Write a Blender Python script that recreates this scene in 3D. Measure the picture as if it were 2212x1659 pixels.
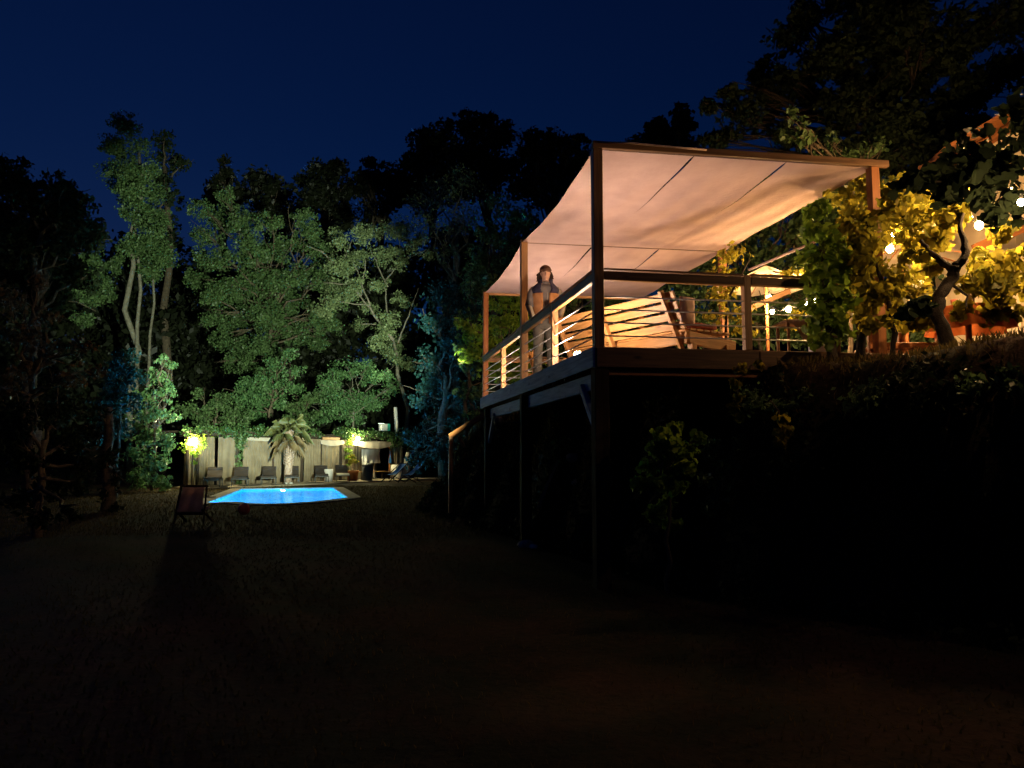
import bpy, bmesh, math, random
import numpy as np
from mathutils import Vector, Matrix
R = math.radians
for o in list(bpy.data.objects): bpy.data.objects.remove(o)
SC = bpy.context.scene
COL = SC.collection

# ------------------------------------------------------------------ camera
PITCH, EYE, FPX = R(5.177), 1.5, 1661.0
cd = bpy.data.cameras.new('camera'); cd.sensor_width = 36.0; cd.lens = 27.03
cd.clip_start = 0.05; cd.clip_end = 1500
cam = bpy.data.objects.new('camera', cd); COL.objects.link(cam)
cam.location = (0, 0, EYE); cam.rotation_euler = (R(90) + PITCH, 0, 0)
SC.camera = cam

# ------------------------------------------------------------------ sky and twilight
W = bpy.data.worlds.new('World'); SC.world = W; W.use_nodes = True
wn = W.node_tree.nodes; wl = W.node_tree.links
for n in list(wn): wn.remove(n)
sky = wn.new('ShaderNodeTexSky'); sky.sky_type = 'NISHITA'; sky.sun_disc = False
sky.sun_elevation = R(0.0); sky.sun_rotation = R(-30); sky.air_density = 1.0
sky.dust_density = 0.3; sky.ozone_density = 6.3; sky.altitude = 200
bg = wn.new('ShaderNodeBackground'); bg.inputs['Strength'].default_value = 0.062
wo = wn.new('ShaderNodeOutputWorld')
wl.new(sky.outputs[0], bg.inputs[0]); wl.new(bg.outputs[0], wo.inputs[0])

# last blue light of the dusk, low from the left
sd = bpy.data.lights.new('dusk_sun', 'SUN'); sd.energy = 0.65; sd.angle = R(25); sd.color = (0.05, 0.25, 1.0)
sun = bpy.data.objects.new('dusk_sun', sd); COL.objects.link(sun)
sun.rotation_euler = Vector((0.62, -0.78, -0.07)).to_track_quat('-Z', 'Y').to_euler()

vs = SC.view_settings
vs.view_transform = 'Standard'; vs.look = 'None'; vs.exposure = 0.0; vs.gamma = 1.0; vs.use_curve_mapping = False
SC.render.engine = 'CYCLES'
cy = SC.cycles
cy.use_denoising = True
cy.max_bounces = 8; cy.diffuse_bounces = 3; cy.glossy_bounces = 3; cy.transmission_bounces = 6
cy.transparent_max_bounces = 8; cy.sample_clamp_indirect = 3.0; cy.sample_clamp_direct = 0.0
cy.use_light_tree = True; cy.caustics_reflective = False; cy.caustics_refractive = True

# ------------------------------------------------------------------ helpers
rnd = random.Random(7)
NP = np.random.default_rng(11)

def at(px, py, Y):
    """point of the place at distance Y that the photograph (2212 wide) shows at px, py"""
    x = (px - 1106.0) / FPX; y = -(py - 829.5) / FPX
    d = Vector((x, math.cos(PITCH) - y * math.sin(PITCH), math.sin(PITCH) + y * math.cos(PITCH)))
    return Vector((0, 0, EYE)) + d * (Y / d.y)

def setp(o, label=None, cat=None, group=None, kind=None):
    if label: o['label'] = label
    if cat: o['category'] = cat
    if group: o['group'] = group
    if kind: o['kind'] = kind
    return o

def empty(name, loc, label=None, cat=None, group=None):
    o = bpy.data.objects.new(name, None); COL.objects.link(o); o.location = loc
    o.empty_display_size = 0.2
    return setp(o, label, cat, group)

def link(name, me, mat=None, parent=None, mw=None, smooth=False):
    o = bpy.data.objects.new(name, me); COL.objects.link(o)
    if mat is not None and not me.materials: me.materials.append(mat)
    if smooth:
        me.polygons.foreach_set('use_smooth', np.ones(len(me.polygons), dtype=bool))
    if mw is not None: o.matrix_world = mw
    if parent is not None: child(o, parent)
    return o

_WM = {}
def child(o, parent):
    """parent o, keeping the placement it was given in world coordinates"""
    if parent.name not in _WM: _WM[parent.name] = parent.matrix_basis.copy()
    pm = _WM[parent.name]
    _WM[o.name] = o.matrix_basis.copy()
    o.parent = parent
    o.matrix_parent_inverse = pm.inverted()

class MB:
    def __init__(s): s.v = []; s.f = []
    def quad(s, a, b, c, d):
        n = len(s.v); s.v += [tuple(a), tuple(b), tuple(c), tuple(d)]; s.f.append((n, n+1, n+2, n+3))
    def hexa(s, p):
        """8 corners: bottom 0-3 counter clockwise, top 4-7"""
        n = len(s.v); s.v += [tuple(q) for q in p]
        for f in ((3,2,1,0),(4,5,6,7),(0,1,5,4),(1,2,6,5),(2,3,7,6),(3,0,4,7)): s.f.append(tuple(n+i for i in f))
        return s
    def box(s, c, d, M=None):
        x, y, z = d[0]/2, d[1]/2, d[2]/2
        p = [Vector((sx*x, sy*y, sz*z)) for sz in (-1,1) for sx, sy in ((-1,-1),(1,-1),(1,1),(-1,1))]
        if M is not None: p = [M @ q for q in p]
        return s.hexa([q + Vector(c) for q in p])
    def tube(s, pts, rad, n=8, cap=True, sq=None):
        pts = [Vector(p) for p in pts]
        if not hasattr(rad, '__len__'): rad = [rad]*len(pts)
        up = Vector((0.13, 0.21, 0.97)); base = len(s.v); u = None
        for i, p in enumerate(pts):
            t = (pts[min(i+1, len(pts)-1)] - pts[max(i-1, 0)]).normalized()
            if u is None:
                u = t.cross(up)
                if u.length < 1e-3: u = t.cross(Vector((1,0,0)))
            else: u = u - t*u.dot(t)
            u.normalize(); w = t.cross(u)
            r = rad[i]; a, b = (r if hasattr(r, '__len__') else (r, r))
            for k in range(n):
                an = 2*math.pi*k/n
                s.v.append(tuple(p + u*(a*math.cos(an)) + w*(b*math.sin(an))))
        for i in range(len(pts)-1):
            for k in range(n):
                q = base+i*n; k2 = (k+1) % n
                s.f.append((q+k, q+k2, q+n+k2, q+n+k))
        if cap:
            s.f.append(tuple(base+k for k in range(n))[::-1])
            e = base+(len(pts)-1)*n; s.f.append(tuple(e+k for k in range(n)))
        return s
    def lathe(s, prof, n=20, o=(0,0,0)):
        base = len(s.v)
        for r, z in prof:
            for k in range(n):
                a = 2*math.pi*k/n; s.v.append((o[0]+r*math.cos(a), o[1]+r*math.sin(a), o[2]+z))
        for i in range(len(prof)-1):
            for k in range(n):
                q = base+i*n; k2 = (k+1) % n; s.f.append((q+k, q+k2, q+n+k2, q+n+k))
        s.f.append(tuple(base+k for k in range(n))[::-1])
        e = base+(len(prof)-1)*n; s.f.append(tuple(e+k for k in range(n)))
        return s
    def grid(s, fn, nu, nv):
        base = len(s.v)
        for j in range(nv+1):
            for i in range(nu+1): s.v.append(tuple(fn(i/nu, j/nv)))
        for j in range(nv):
            for i in range(nu):
                q = base+j*(nu+1)+i; s.f.append((q, q+1, q+nu+2, q+nu+1))
        return s
    def ball(s, c, r, n=12, m=8, M=None):
        rr = r if hasattr(r, '__len__') else (r, r, r); base = len(s.v)
        for j in range(m+1):
            th = math.pi*(j/m)
            th = min(max(th, 0.06), math.pi-0.06)
            for k in range(n):
                a = 2*math.pi*k/n
                q = Vector((rr[0]*math.sin(th)*math.cos(a), rr[1]*math.sin(th)*math.sin(a), -rr[2]*math.cos(th)))
                if M is not None: q = M @ q
                s.v.append(tuple(q + Vector(c)))
        for j in range(m):
            for k in range(n):
                q = base+j*n; k2 = (k+1) % n; s.f.append((q+k, q+k2, q+n+k2, q+n+k))
        s.f.append(tuple(base+k for k in range(n))[::-1]); e = base+m*n; s.f.append(tuple(e+k for k in range(n)))
        return s
    def mesh(s, name):
        me = bpy.data.meshes.new(name); me.from_pydata(s.v, [], s.f); me.update(); return me
    def build(s, name, mat, parent=None, smooth=False, solid=0, M=None):
        o = link(name, s.mesh(name), mat, parent, M, smooth)
        if solid:
            m = o.modifiers.new('thickness', 'SOLIDIFY'); m.thickness = solid; m.offset = 0
        return o

_boxmesh = {}
def chamfer_box(L, w, h, c):
    """box of length L on local x, centred, with chamfered edges"""
    key = (round(L,3), round(w,3), round(h,3), round(c,4))
    if key in _boxmesh: return _boxmesh[key].copy()
    bm = bmesh.new(); bmesh.ops.create_cube(bm, size=1)
    for v in bm.verts: v.co = Vector((v.co.x*L, v.co.y*w, v.co.z*h))
    bmesh.ops.bevel(bm, geom=list(bm.edges), offset=c, segments=1, affect='EDGES')
    me = bpy.data.meshes.new('timber'); bm.to_mesh(me); bm.free(); _boxmesh[key] = me
    return me.copy()

def frame_x(p0, p1, up=Vector((0,0,1))):
    x = (Vector(p1)-Vector(p0)).normalized()
    y = up.cross(x)
    if y.length < 1e-3: y = Vector((0,1,0)).cross(x)
    y.normalize(); z = x.cross(y)
    M = Matrix((x, y, z)).transposed().to_4x4(); M.translation = (Vector(p0)+Vector(p1))/2
    return M

def beam(name, p0, p1, w, h, mat, parent=None, up=Vector((0,0,1)), c=0.006):
    """timber from p0 to p1, w across, h along up"""
    L = (Vector(p1)-Vector(p0)).length
    me = chamfer_box(L, w, h, min(c, w*.2, h*.2)); me.materials.clear()
    return link(name, me, mat, parent, frame_x(p0, p1, up))

# ------------------------------------------------------------------ materials
def nodes(name):
    m = bpy.data.materials.new(name); m.use_nodes = True
    nt = m.node_tree; nt.nodes.clear()
    out = nt.nodes.new('ShaderNodeOutputMaterial')
    return m, nt, out

def N(nt, t, **kw):
    n = nt.nodes.new(t)
    for k, v in kw.items():
        if k in n.inputs: n.inputs[k].default_value = v
        else: setattr(n, k, v)
    return n

def ramp(nt, a, b, p0=0.3, p1=0.7, mid=None):
    r = nt.nodes.new('ShaderNodeValToRGB')
    r.color_ramp.elements[0].position = p0; r.color_ramp.elements[1].position = p1
    r.color_ramp.elements[0].color = (*a, 1); r.color_ramp.elements[1].color = (*b, 1)
    if mid:
        e = r.color_ramp.elements.new((p0+p1)/2); e.color = (*mid, 1)
    return r

def mat_plain(name, a, b=None, scale=6.0, rough=0.7, bump=0.15, spec=0.3, metal=0.0, coord='Object', detail=5, bscale=None):
    m, nt, out = nodes(name)
    b = b or tuple(x*.7 for x in a)
    tc = N(nt, 'ShaderNodeTexCoord')
    nz = N(nt, 'ShaderNodeTexNoise', Scale=scale, Detail=detail, Roughness=0.6)
    nt.links.new(tc.outputs[coord], nz.inputs['Vector'])
    r = ramp(nt, b, a, .32, .68); nt.links.new(nz.outputs[0], r.inputs[0])
    p = N(nt, 'ShaderNodeBsdfPrincipled', Roughness=rough, Metallic=metal); p.inputs['Specular IOR Level'].default_value = spec
    nt.links.new(r.outputs[0], p.inputs['Base Color'])
    if bump:
        n2 = N(nt, 'ShaderNodeTexNoise', Scale=(bscale or scale*6), Detail=4)
        nt.links.new(tc.outputs[coord], n2.inputs['Vector'])
        bp = N(nt, 'ShaderNodeBump', Strength=bump, Distance=0.02)
        nt.links.new(n2.outputs[0], bp.inputs['Height']); nt.links.new(bp.outputs[0], p.inputs['Normal'])
    nt.links.new(p.outputs[0], out.inputs[0])
    return m

def mat_wood(name, a, b, rough=0.55, knots=True, tint=0.25, spec=0.3):
    """timber with its grain along local x, knots, and a tone of its own for each piece"""
    m, nt, out = nodes(name)
    tc = N(nt, 'ShaderNodeTexCoord'); oi = N(nt, 'ShaderNodeObjectInfo')
    mp = N(nt, 'ShaderNodeMapping'); mp.inputs['Scale'].default_value = (1.6, 26, 26)
    ad = N(nt, 'ShaderNodeVectorMath', operation='ADD')
    mul = N(nt, 'ShaderNodeVectorMath', operation='SCALE'); mul.inputs['Scale'].default_value = 37.0
    cb = N(nt, 'ShaderNodeCombineXYZ')
    for i in range(3): nt.links.new(oi.outputs['Random'], cb.inputs[i])
    nt.links.new(cb.outputs[0], mul.inputs[0]); nt.links.new(tc.outputs['Object'], ad.inputs[0]); nt.links.new(mul.outputs[0], ad.inputs[1])
    nt.links.new(ad.outputs[0], mp.inputs[0])
    nz = N(nt, 'ShaderNodeTexNoise', Scale=1.0, Detail=6, Roughness=.6, Distortion=.4); nt.links.new(mp.outputs[0], nz.inputs['Vector'])
    r = ramp(nt, b, a, .35, .65); nt.links.new(nz.outputs[0], r.inputs[0])
    col = r.outputs[0]
    if knots:
        mk = N(nt, 'ShaderNodeMapping'); mk.inputs['Scale'].default_value = (2.2, 6, 6); nt.links.new(ad.outputs[0], mk.inputs[0])
        vo = N(nt, 'ShaderNodeTexVoronoi', Scale=1.0); nt.links.new(mk.outputs[0], vo.inputs['Vector'])
        kr = ramp(nt, (1,1,1), (0,0,0), .05, .17); nt.links.new(vo.outputs['Distance'], kr.inputs[0])
        mx = N(nt, 'ShaderNodeMix', data_type='RGBA'); mx.inputs['B'].default_value = (*[x*.45 for x in b], 1)
        nt.links.new(kr.outputs[0], mx.inputs['Factor']); nt.links.new(col, mx.inputs['A']); col = mx.outputs['Result']
    hs = N(nt, 'ShaderNodeHueSaturation'); mr = N(nt, 'ShaderNodeMapRange')
    mr.inputs['To Min'].default_value = 1-tint; mr.inputs['To Max'].default_value = 1+tint*.6
    nt.links.new(oi.outputs['Random'], mr.inputs[0]); nt.links.new(mr.outputs[0], hs.inputs['Value']); nt.links.new(col, hs.inputs['Color'])
    p = N(nt, 'ShaderNodeBsdfPrincipled', Roughness=rough); p.inputs['Specular IOR Level'].default_value = spec
    nt.links.new(hs.outputs[0], p.inputs['Base Color'])
    bp = N(nt, 'ShaderNodeBump', Strength=.25, Distance=.004); nt.links.new(nz.outputs[0], bp.inputs['Height']); nt.links.new(bp.outputs[0], p.inputs['Normal'])
    nt.links.new(p.outputs[0], out.inputs[0])
    return m

def mat_leaf(name, a, b, trans=0.35, rough=0.45, spec=0.25, scale=0.6):
    m, nt, out = nodes(name)
    ge = N(nt, 'ShaderNodeNewGeometry'); tc = N(nt, 'ShaderNodeTexCoord')
    nz = N(nt, 'ShaderNodeTexNoise', Scale=scale, Detail=3); nt.links.new(tc.outputs['Object'], nz.inputs['Vector'])
    av = N(nt, 'ShaderNodeMath', operation='MULTIPLY_ADD'); av.inputs[1].default_value = .55
    nt.links.new(ge.outputs['Random Per Island'], av.inputs[0]); 
    hv = N(nt, 'ShaderNodeMath', operation='MULTIPLY'); hv.inputs[1].default_value = .45
    nt.links.new(nz.outputs[0], hv.inputs[0]); nt.links.new(hv.outputs[0], av.inputs[2])
    r = ramp(nt, b, a, .2, .75); nt.links.new(av.outputs[0], r.inputs[0])
    p = N(nt, 'ShaderNodeBsdfPrincipled', Roughness=rough); p.inputs['Specular IOR Level'].default_value = spec
    t = N(nt, 'ShaderNodeBsdfTranslucent'); mx = N(nt, 'ShaderNodeMixShader'); mx.inputs[0].default_value = trans
    nt.links.new(r.outputs[0], p.inputs['Base Color']); nt.links.new(r.outputs[0], t.inputs['Color'])
    nt.links.new(p.outputs[0], mx.inputs[1]); nt.links.new(t.outputs[0], mx.inputs[2]); nt.links.new(mx.outputs[0], out.inputs[0])
    return m

def mat_cloth(name, a, b=None, trans=0.15, scale=3.0, weave=700, bump=.1):
    m, nt, out = nodes(name)
    b = b or tuple(x*.82 for x in a)
    tc = N(nt, 'ShaderNodeTexCoord')
    nz = N(nt, 'ShaderNodeTexNoise', Scale=scale, Detail=5, Roughness=.6); nt.links.new(tc.outputs['Object'], nz.inputs['Vector'])
    r = ramp(nt, b, a, .35, .65); nt.links.new(nz.outputs[0], r.inputs[0])
    p = N(nt, 'ShaderNodeBsdfPrincipled', Roughness=.9); p.inputs['Specular IOR Level'].default_value = .1
    n2 = N(nt, 'ShaderNodeTexNoise', Scale=weave*.02, Detail=3); nt.links.new(tc.outputs['Object'], n2.inputs['Vector'])
    bp = N(nt, 'ShaderNodeBump', Strength=bump, Distance=.02); nt.links.new(n2.outputs[0], bp.inputs['Height']); nt.links.new(bp.outputs[0], p.inputs['Normal'])
    t = N(nt, 'ShaderNodeBsdfTranslucent'); mx = N(nt, 'ShaderNodeMixShader'); mx.inputs[0].default_value = trans
    nt.links.new(r.outputs[0], p.inputs['Base Color']); nt.links.new(r.outputs[0], t.inputs['Color'])
    nt.links.new(p.outputs[0], mx.inputs[1]); nt.links.new(t.outputs[0], mx.inputs[2]); nt.links.new(mx.outputs[0], out.inputs[0])
    return m

def mat_emit(name, col, strength):
    m, nt, out = nodes(name)
    e = N(nt, 'ShaderNodeEmission', Strength=strength); e.inputs['Color'].default_value = (*col, 1)
    nt.links.new(e.outputs[0], out.inputs[0]); return m

M = {}
M['deck_wood'] = mat_wood('brown stained deck timber', (.20,.105,.05), (.10,.05,.024), .55)
M['rail_wood'] = mat_wood('honey coloured rail timber', (.40,.22,.10), (.26,.13,.055), .5)
M['grey_wood'] = mat_wood('grey timber with blue light in its colour', (.22,.33,.50), (.11,.18,.30), .8, tint=.3)  # blue evening light on grey timber, put into its colour
M['dark_wood'] = mat_wood('dark timber', (.05,.036,.028), (.025,.018,.014), .9, spec=.04)
M['pine'] = mat_wood('fresh pine timber', (.47,.245,.085), (.31,.145,.042), .5)
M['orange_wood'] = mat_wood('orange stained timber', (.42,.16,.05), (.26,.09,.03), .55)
M['steel'] = mat_plain('brushed steel cable', (.85,.83,.80), (.75,.73,.70), 20, .4, .0, .5, .15)
M['canvas'] = mat_cloth('beige canvas canopy', (.56,.405,.38), (.47,.33,.305), .08, 1.4, 900, .25)

def copy_tree(root, loc, rz=0.0):
    """a copy of a thing with copies of its parts and sub-parts"""
    r = root.copy(); COL.objects.link(r); r.location = loc; r.rotation_euler = (0, 0, rz)
    def rec(src, dst):
        for ch in [c for c in bpy.data.objects if c.parent is src]:
            c = ch.copy(); COL.objects.link(c); c.parent = dst
            c.matrix_parent_inverse = ch.matrix_parent_inverse.copy()
            rec(ch, c)
    rec(root, r)
    return r

# ================================================================== ground
CREST = [(14,1.5),(8.5,4.6),(4.9,6.9),(3.6,8.5),(2.9,9.7),(2.1,12.0),(1.15,14.8),(0.3,17.2),(-1.0,20.5),(-.6,26),(0,36),(1.0,60)]
def crest_dist(X, Y):
    """signed distance to the terrace edge, positive on the terrace side"""
    best = np.full(np.shape(X), 1e9); sg = np.zeros(np.shape(X))
    for (ax, ay), (bx, by) in zip(CREST[:-1], CREST[1:]):
        dx, dy = bx-ax, by-ay; L2 = dx*dx+dy*dy
        t = np.clip(((X-ax)*dx+(Y-ay)*dy)/L2, 0, 1)
        d = np.hypot(X-ax-t*dx, Y-ay-t*dy); c = dx*(Y-ay)-dy*(X-ax)
        m = d < best; best = np.where(m, d, best); sg = np.where(m, np.where(c < 0, 1.0, -1.0), sg)
    return best*sg
def sstep(a, b, x):
    t = np.clip((x-a)/(b-a), 0, 1); return t*t*(3-2*t)
def ground_z(X, Y):
    X = np.asarray(X, float); Y = np.asarray(Y, float)
    d = crest_dist(X, Y)
    wob = .16*np.sin(X*1.7+Y*.9)+.10*np.sin(X*3.1-Y*2.3)+.05*np.sin(X*7.3+Y*5.1)
    z = (2.5+.10*np.sin(X*2.1+.6)*np.cos(Y*1.3))*sstep(-1.35, .12, d+wob*1.2) + .05*np.clip(d-1, 0, 12)
    z += .03*np.sin(X*.8+1)*np.sin(Y*.6) + .012*np.sin(X*4.1+Y*3.3)
    z = np.where((d < -1.5), z*np.where((Y > 21) & (Y < 48), .25, 1.0), z)
    far = np.clip(Y-54, 0, 30); z += .30*far*sstep(0, 16, far) + .08*far
    z += .10*np.clip(-X-22, 0, 30)*sstep(20, 40, Y)
    return z
def gz(x, y): return float(ground_z(x, y))

def inpoly(X, Y, P):
    ins = np.zeros(np.shape(X), bool); n = len(P)
    for i in range(n):
        x1, y1 = P[i]; x2, y2 = P[(i+1) % n]
        c = ((y1 > Y) != (y2 > Y)) & (X < (x2-x1)*(Y-y1)/(y2-y1+1e-12)+x1)
        ins ^= c
    return ins
POOL = [(-9.19,23.33),(-8.75,23.72),(-8.45,23.80),(-8.1,23.40),(-7.7,23.05),(-7.3,22.93),(-6.94,23.0),(-6.55,23.3),(-6.29,23.66),(-5.94,24.5),(-5.52,26.2),(-7.75,33.75),(-11.35,32.45)]
def offset_poly(P, d):
    n = len(P); out = []
    cx = sum(p[0] for p in P)/n; cyy = sum(p[1] for p in P)/n
    for i in range(n):
        a, b, c = Vector(P[i-1]), Vector(P[i]), Vector(P[(i+1) % n])
        e1 = (b-a).normalized(); e2 = (c-b).normalized()
        nn = Vector((e1.y+e2.y, -e1.x-e2.x)).normalized()
        k = max(.6, nn.dot(Vector((e1.y, -e1.x))))
        q = b + nn*(d/k)
        out.append((q.x, q.y))
    return out

m, nt, out = nodes('lawn and bare earth')
tc = N(nt, 'ShaderNodeTexCoord')
n1 = N(nt, 'ShaderNodeTexNoise', Scale=.55, Detail=6, Roughness=.65); n2 = N(nt, 'ShaderNodeTexNoise', Scale=14, Detail=6, Roughness=.7)
nt.links.new(tc.outputs['Object'], n1.inputs['Vector']); nt.links.new(tc.outputs['Object'], n2.inputs['Vector'])
ra = ramp(nt, (.014,.015,.007), (.050,.023,.015), .42, .62); nt.links.new(n1.outputs[0], ra.inputs[0])
rb = ramp(nt, (.35,.35,.35), (1.3,1.3,1.3), .3, .7); nt.links.new(n2.outputs[0], rb.inputs[0])
mx = N(nt, 'ShaderNodeMix', data_type='RGBA', blend_type='MULTIPLY'); mx.inputs['Factor'].default_value = 1
nt.links.new(ra.outputs[0], mx.inputs['A']); nt.links.new(rb.outputs[0], mx.inputs['B'])
p = N(nt, 'ShaderNodeBsdfPrincipled', Roughness=.95); p.inputs['Specular IOR Level'].default_value = .1
bp = N(nt, 'ShaderNodeBump', Strength=.7, Distance=.06); nt.links.new(n2.outputs[0], bp.inputs['Height']); nt.links.new(bp.outputs[0], p.inputs['Normal'])
nt.links.new(mx.outputs['Result'], p.inputs['Base Color']); nt.links.new(p.outputs[0], out.inputs[0]); M['ground'] = m

def axis(segs):
    a = []
    for lo, hi, st in segs: a += list(np.arange(lo, hi, st))
    return np.array(a)
gx = axis([(-160,-60,8),(-60,-20,2),(-20,-3.5,.3),(-3.5,10,.16),(10,30,1.2),(30,160,8)])
gy = axis([(-12,3,1),(3,21,.16),(21,36,.3),(36,60,1),(60,240,5)])
GX, GY = np.meshgrid(gx, gy); GZ = ground_z(GX, GY)
nx, ny = len(gx), len(gy)
I = np.arange(nx*ny).reshape(ny, nx)
F = np.stack([I[:-1,:-1], I[:-1,1:], I[1:,1:], I[1:,:-1]], -1).reshape(-1, 4)
V3 = np.stack([GX, GY, GZ], -1).reshape(-1, 3)
cen = V3[F].mean(1)
F = F[~inpoly(cen[:,0], cen[:,1], offset_poly(POOL, .05))]
def np_mesh(name, V, F, k):
    me = bpy.data.meshes.new(name); me.vertices.add(len(V)); me.vertices.foreach_set('co', np.asarray(V, np.float32).ravel())
    me.loops.add(F.size); me.loops.foreach_set('vertex_index', F.astype(np.int32).ravel())
    me.polygons.add(len(F)); me.polygons.foreach_set('loop_start', np.arange(0, F.size, k, dtype=np.int32))
    me.update(calc_edges=True); me.validate(); return me
setp(link('ground', np_mesh('ground', V3, F, 4), M['ground'], smooth=True), kind='structure')

# ------------------------------------------------------------------ pool
M['coping'] = mat_plain('pale stone coping', (.42,.36,.30), (.30,.25,.2), 3, .8, .2)
m, nt, out = nodes('blue pool liner')
p = N(nt, 'ShaderNodeBsdfPrincipled', Roughness=.5); tc = N(nt, 'ShaderNodeTexCoord')
nz = N(nt, 'ShaderNodeTexNoise', Scale=1.3, Detail=3); nt.links.new(tc.outputs['Object'], nz.inputs['Vector'])
r = ramp(nt, (.01,.42,.78), (.02,.55,.90), .3, .7); nt.links.new(nz.outputs[0], r.inputs[0]); nt.links.new(r.outputs[0], p.inputs['Base Color'])
nt.links.new(p.outputs[0], out.inputs[0]); M['liner'] = m
m, nt, out = nodes('pool water')
g = N(nt, 'ShaderNodeBsdfGlass', IOR=1.33, Roughness=.0); g.inputs['Color'].default_value = (.55,.85,1,1)
tc = N(nt, 'ShaderNodeTexCoord'); nz = N(nt, 'ShaderNodeTexNoise', Scale=2.2, Detail=3); nt.links.new(tc.outputs['Object'], nz.inputs['Vector'])
bp = N(nt, 'ShaderNodeBump', Strength=.5, Distance=.08); nt.links.new(nz.outputs[0], bp.inputs['Height']); nt.links.new(bp.outputs[0], g.inputs['Normal'])
nt.links.new(g.outputs[0], out.inputs[0]); M['water'] = m

pool = empty('swimming_pool', (-8.4, 28, 0)); pool['kind'] = 'structure'
n = len(POOL); DEP = -1.35
b = MB()
for i in range(n):
    (x1,y1),(x2,y2) = POOL[i], POOL[(i+1) % n]
    b.quad((x1,y1,.03),(x2,y2,.03),(x2,y2,DEP),(x1,y1,DEP))
base = len(b.v); b.v += [(x,y,DEP) for x,y in POOL]; b.f.append(tuple(range(base, base+n)))
b.build('pool_basin', M['liner'], pool)
b = MB(); b.v = [(x,y,-.03) for x,y in offset_poly(POOL,.01)]; b.f = [tuple(range(n))]
b.build('water', M['water'], pool)
# coping stones one by one
ring = []
for i in range(n):
    a, c = Vector(POOL[i]), Vector(POOL[(i+1) % n]); k = max(1, round((c-a).length/.6))
    ring += [tuple(a.lerp(c, j/k)) for j in range(k)]
oo = offset_poly(ring, .42); ii = offset_poly(ring, -.03)
for i in range(len(ring)):
    j = (i+1) % len(ring); b = MB(); g_ = .012
    A, B_, C_, D_ = [Vector((*q, 0)) for q in (ii[i], ii[j], oo[j], oo[i])]
    A2, B2 = A.lerp(B_, g_), B_.lerp(A, g_); D2, C2 = D_.lerp(C_, g_), C_.lerp(D_, g_)
    zt = .035 + rnd.uniform(-.004, .004)
    lo = [Vector((q.x, q.y, -.02)) for q in (A2, D2, C2, B2)]; hi = [Vector((q.x, q.y, zt)) for q in (A2, D2, C2, B2)]
    b.hexa(lo+hi).build('coping_stone', M['coping'], pool)
# underwater lamp on the far wall and two added unseen on the near wall
M['pool_lamp'] = mat_emit('pool lamp glass', (.75,.92,1.0), 1500)
M['white_plastic'] = mat_plain('white plastic', (.75,.75,.73), None, 8, .4, .0)
def pool_lamp(x, y, nx_, ny_, z=-.45, w=4200):
    o = empty('pool_lamp', (x, y, z)); child(o, pool)
    q = Vector((nx_, ny_, 0)).to_track_quat('Z', 'Y').to_matrix().to_4x4(); q.translation = (x, y, z)
    MB().lathe([(.15,0),(.16,.02),(.12,.04)], 20).build('lamp_ring', M['white_plastic'], o, M=q)
    MB().lathe([(.10,.035),(.10,.05),(.06,.06)], 20).build('lamp_glass', M['pool_lamp'], o, M=q)
    ld = bpy.data.lights.new('pool_light', 'POINT'); ld.energy = w; ld.color = (.16,.78,1.0); ld.shadow_soft_size = .1
    lo = bpy.data.objects.new('pool_light', ld); COL.objects.link(lo); lo.location = (x+nx_*.35, y+ny_*.35, z); child(lo, o)
pool_lamp(-9.75, 32.98, .34, -.94)
pool_lamp(-6.6, 23.45, -.6, .8, -.6, 5200)
pool_lamp(-8.28, 23.75, -.2, .97, -.6, 5200)

# paved strip in front of the loungers
FA, FB = Vector((-14.3, 34.2, 0)), Vector((-6.9, 45.6, 0)); FD = (FB-FA).normalized(); FN = Vector((FD.y, -FD.x, 0))
def fence(s, d=0.0, z=0.0):
    """a point s metres along the pergola row, d metres in front of it"""
    q = FA + FD*s + FN*d; return Vector((q.x, q.y, z))
M['paving'] = mat_plain('pale paving', (.46,.38,.28), (.34,.28,.21), 2.0, .85, .2)
path = empty('path', fence(7, 1)); path['kind'] = 'structure'
s = -.6
while s < 15.2:
    L = rnd.uniform(.75, .95)
    for d0, d1 in ((-.1,.75),(.77,1.55),(1.57,2.2)):
        zt = .065+rnd.uniform(-.004,.004)
        c = [fence(s+.008,d0), fence(s+.008,d1), fence(s+L-.008,d1), fence(s+L-.008,d0)]
        MB().hexa([Vector((q.x,q.y,-.05)) for q in c]+[Vector((q.x,q.y,zt)) for q in c]).build('paving_slab', M['paving'], path)
    s += L

# ================================================================== raised deck
O0 = Vector((1.004, 8.858, 0))
DU = Vector((math.cos(R(9.3)), math.sin(R(9.3)), 0)); DV = Vector((-math.sin(R(11.2)), math.cos(R(11.2)), 0))
def D(u, v, z): q = O0 + DU*u + DV*v; return Vector((q.x, q.y, z))
DZ = 2.735
deck = empty('raised_deck', D(0,0,0), 'timber deck on tall posts with cable railing above the dark lawn', 'deck')
DL, DW = 8.25, 3.95
# boards
v = -.04
while v < DL:
    beam('deck_board', D(-.05, v+.07, DZ-.018), D(DW, v+.07, DZ-.018), .136, .034, M['deck_wood'], deck); v += .142
# edge boards
for (v0, v1) in ((-.07,2.2),(2.21,4.9),(4.91,8.34)):
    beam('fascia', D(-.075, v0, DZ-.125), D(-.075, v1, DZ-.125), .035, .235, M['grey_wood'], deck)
for (u0, u1) in ((-.05,1.95),(1.96,DW)):
    beam('fascia', D(u0, -.075, DZ-.13), D(u1, -.075, DZ-.13), .035, .23, M['deck_wood'], deck)
beam('fascia', D(0, DL+.05, DZ-.14), D(DW, DL+.05, DZ-.14), .035, .22, M['deck_wood'], deck)
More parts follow.
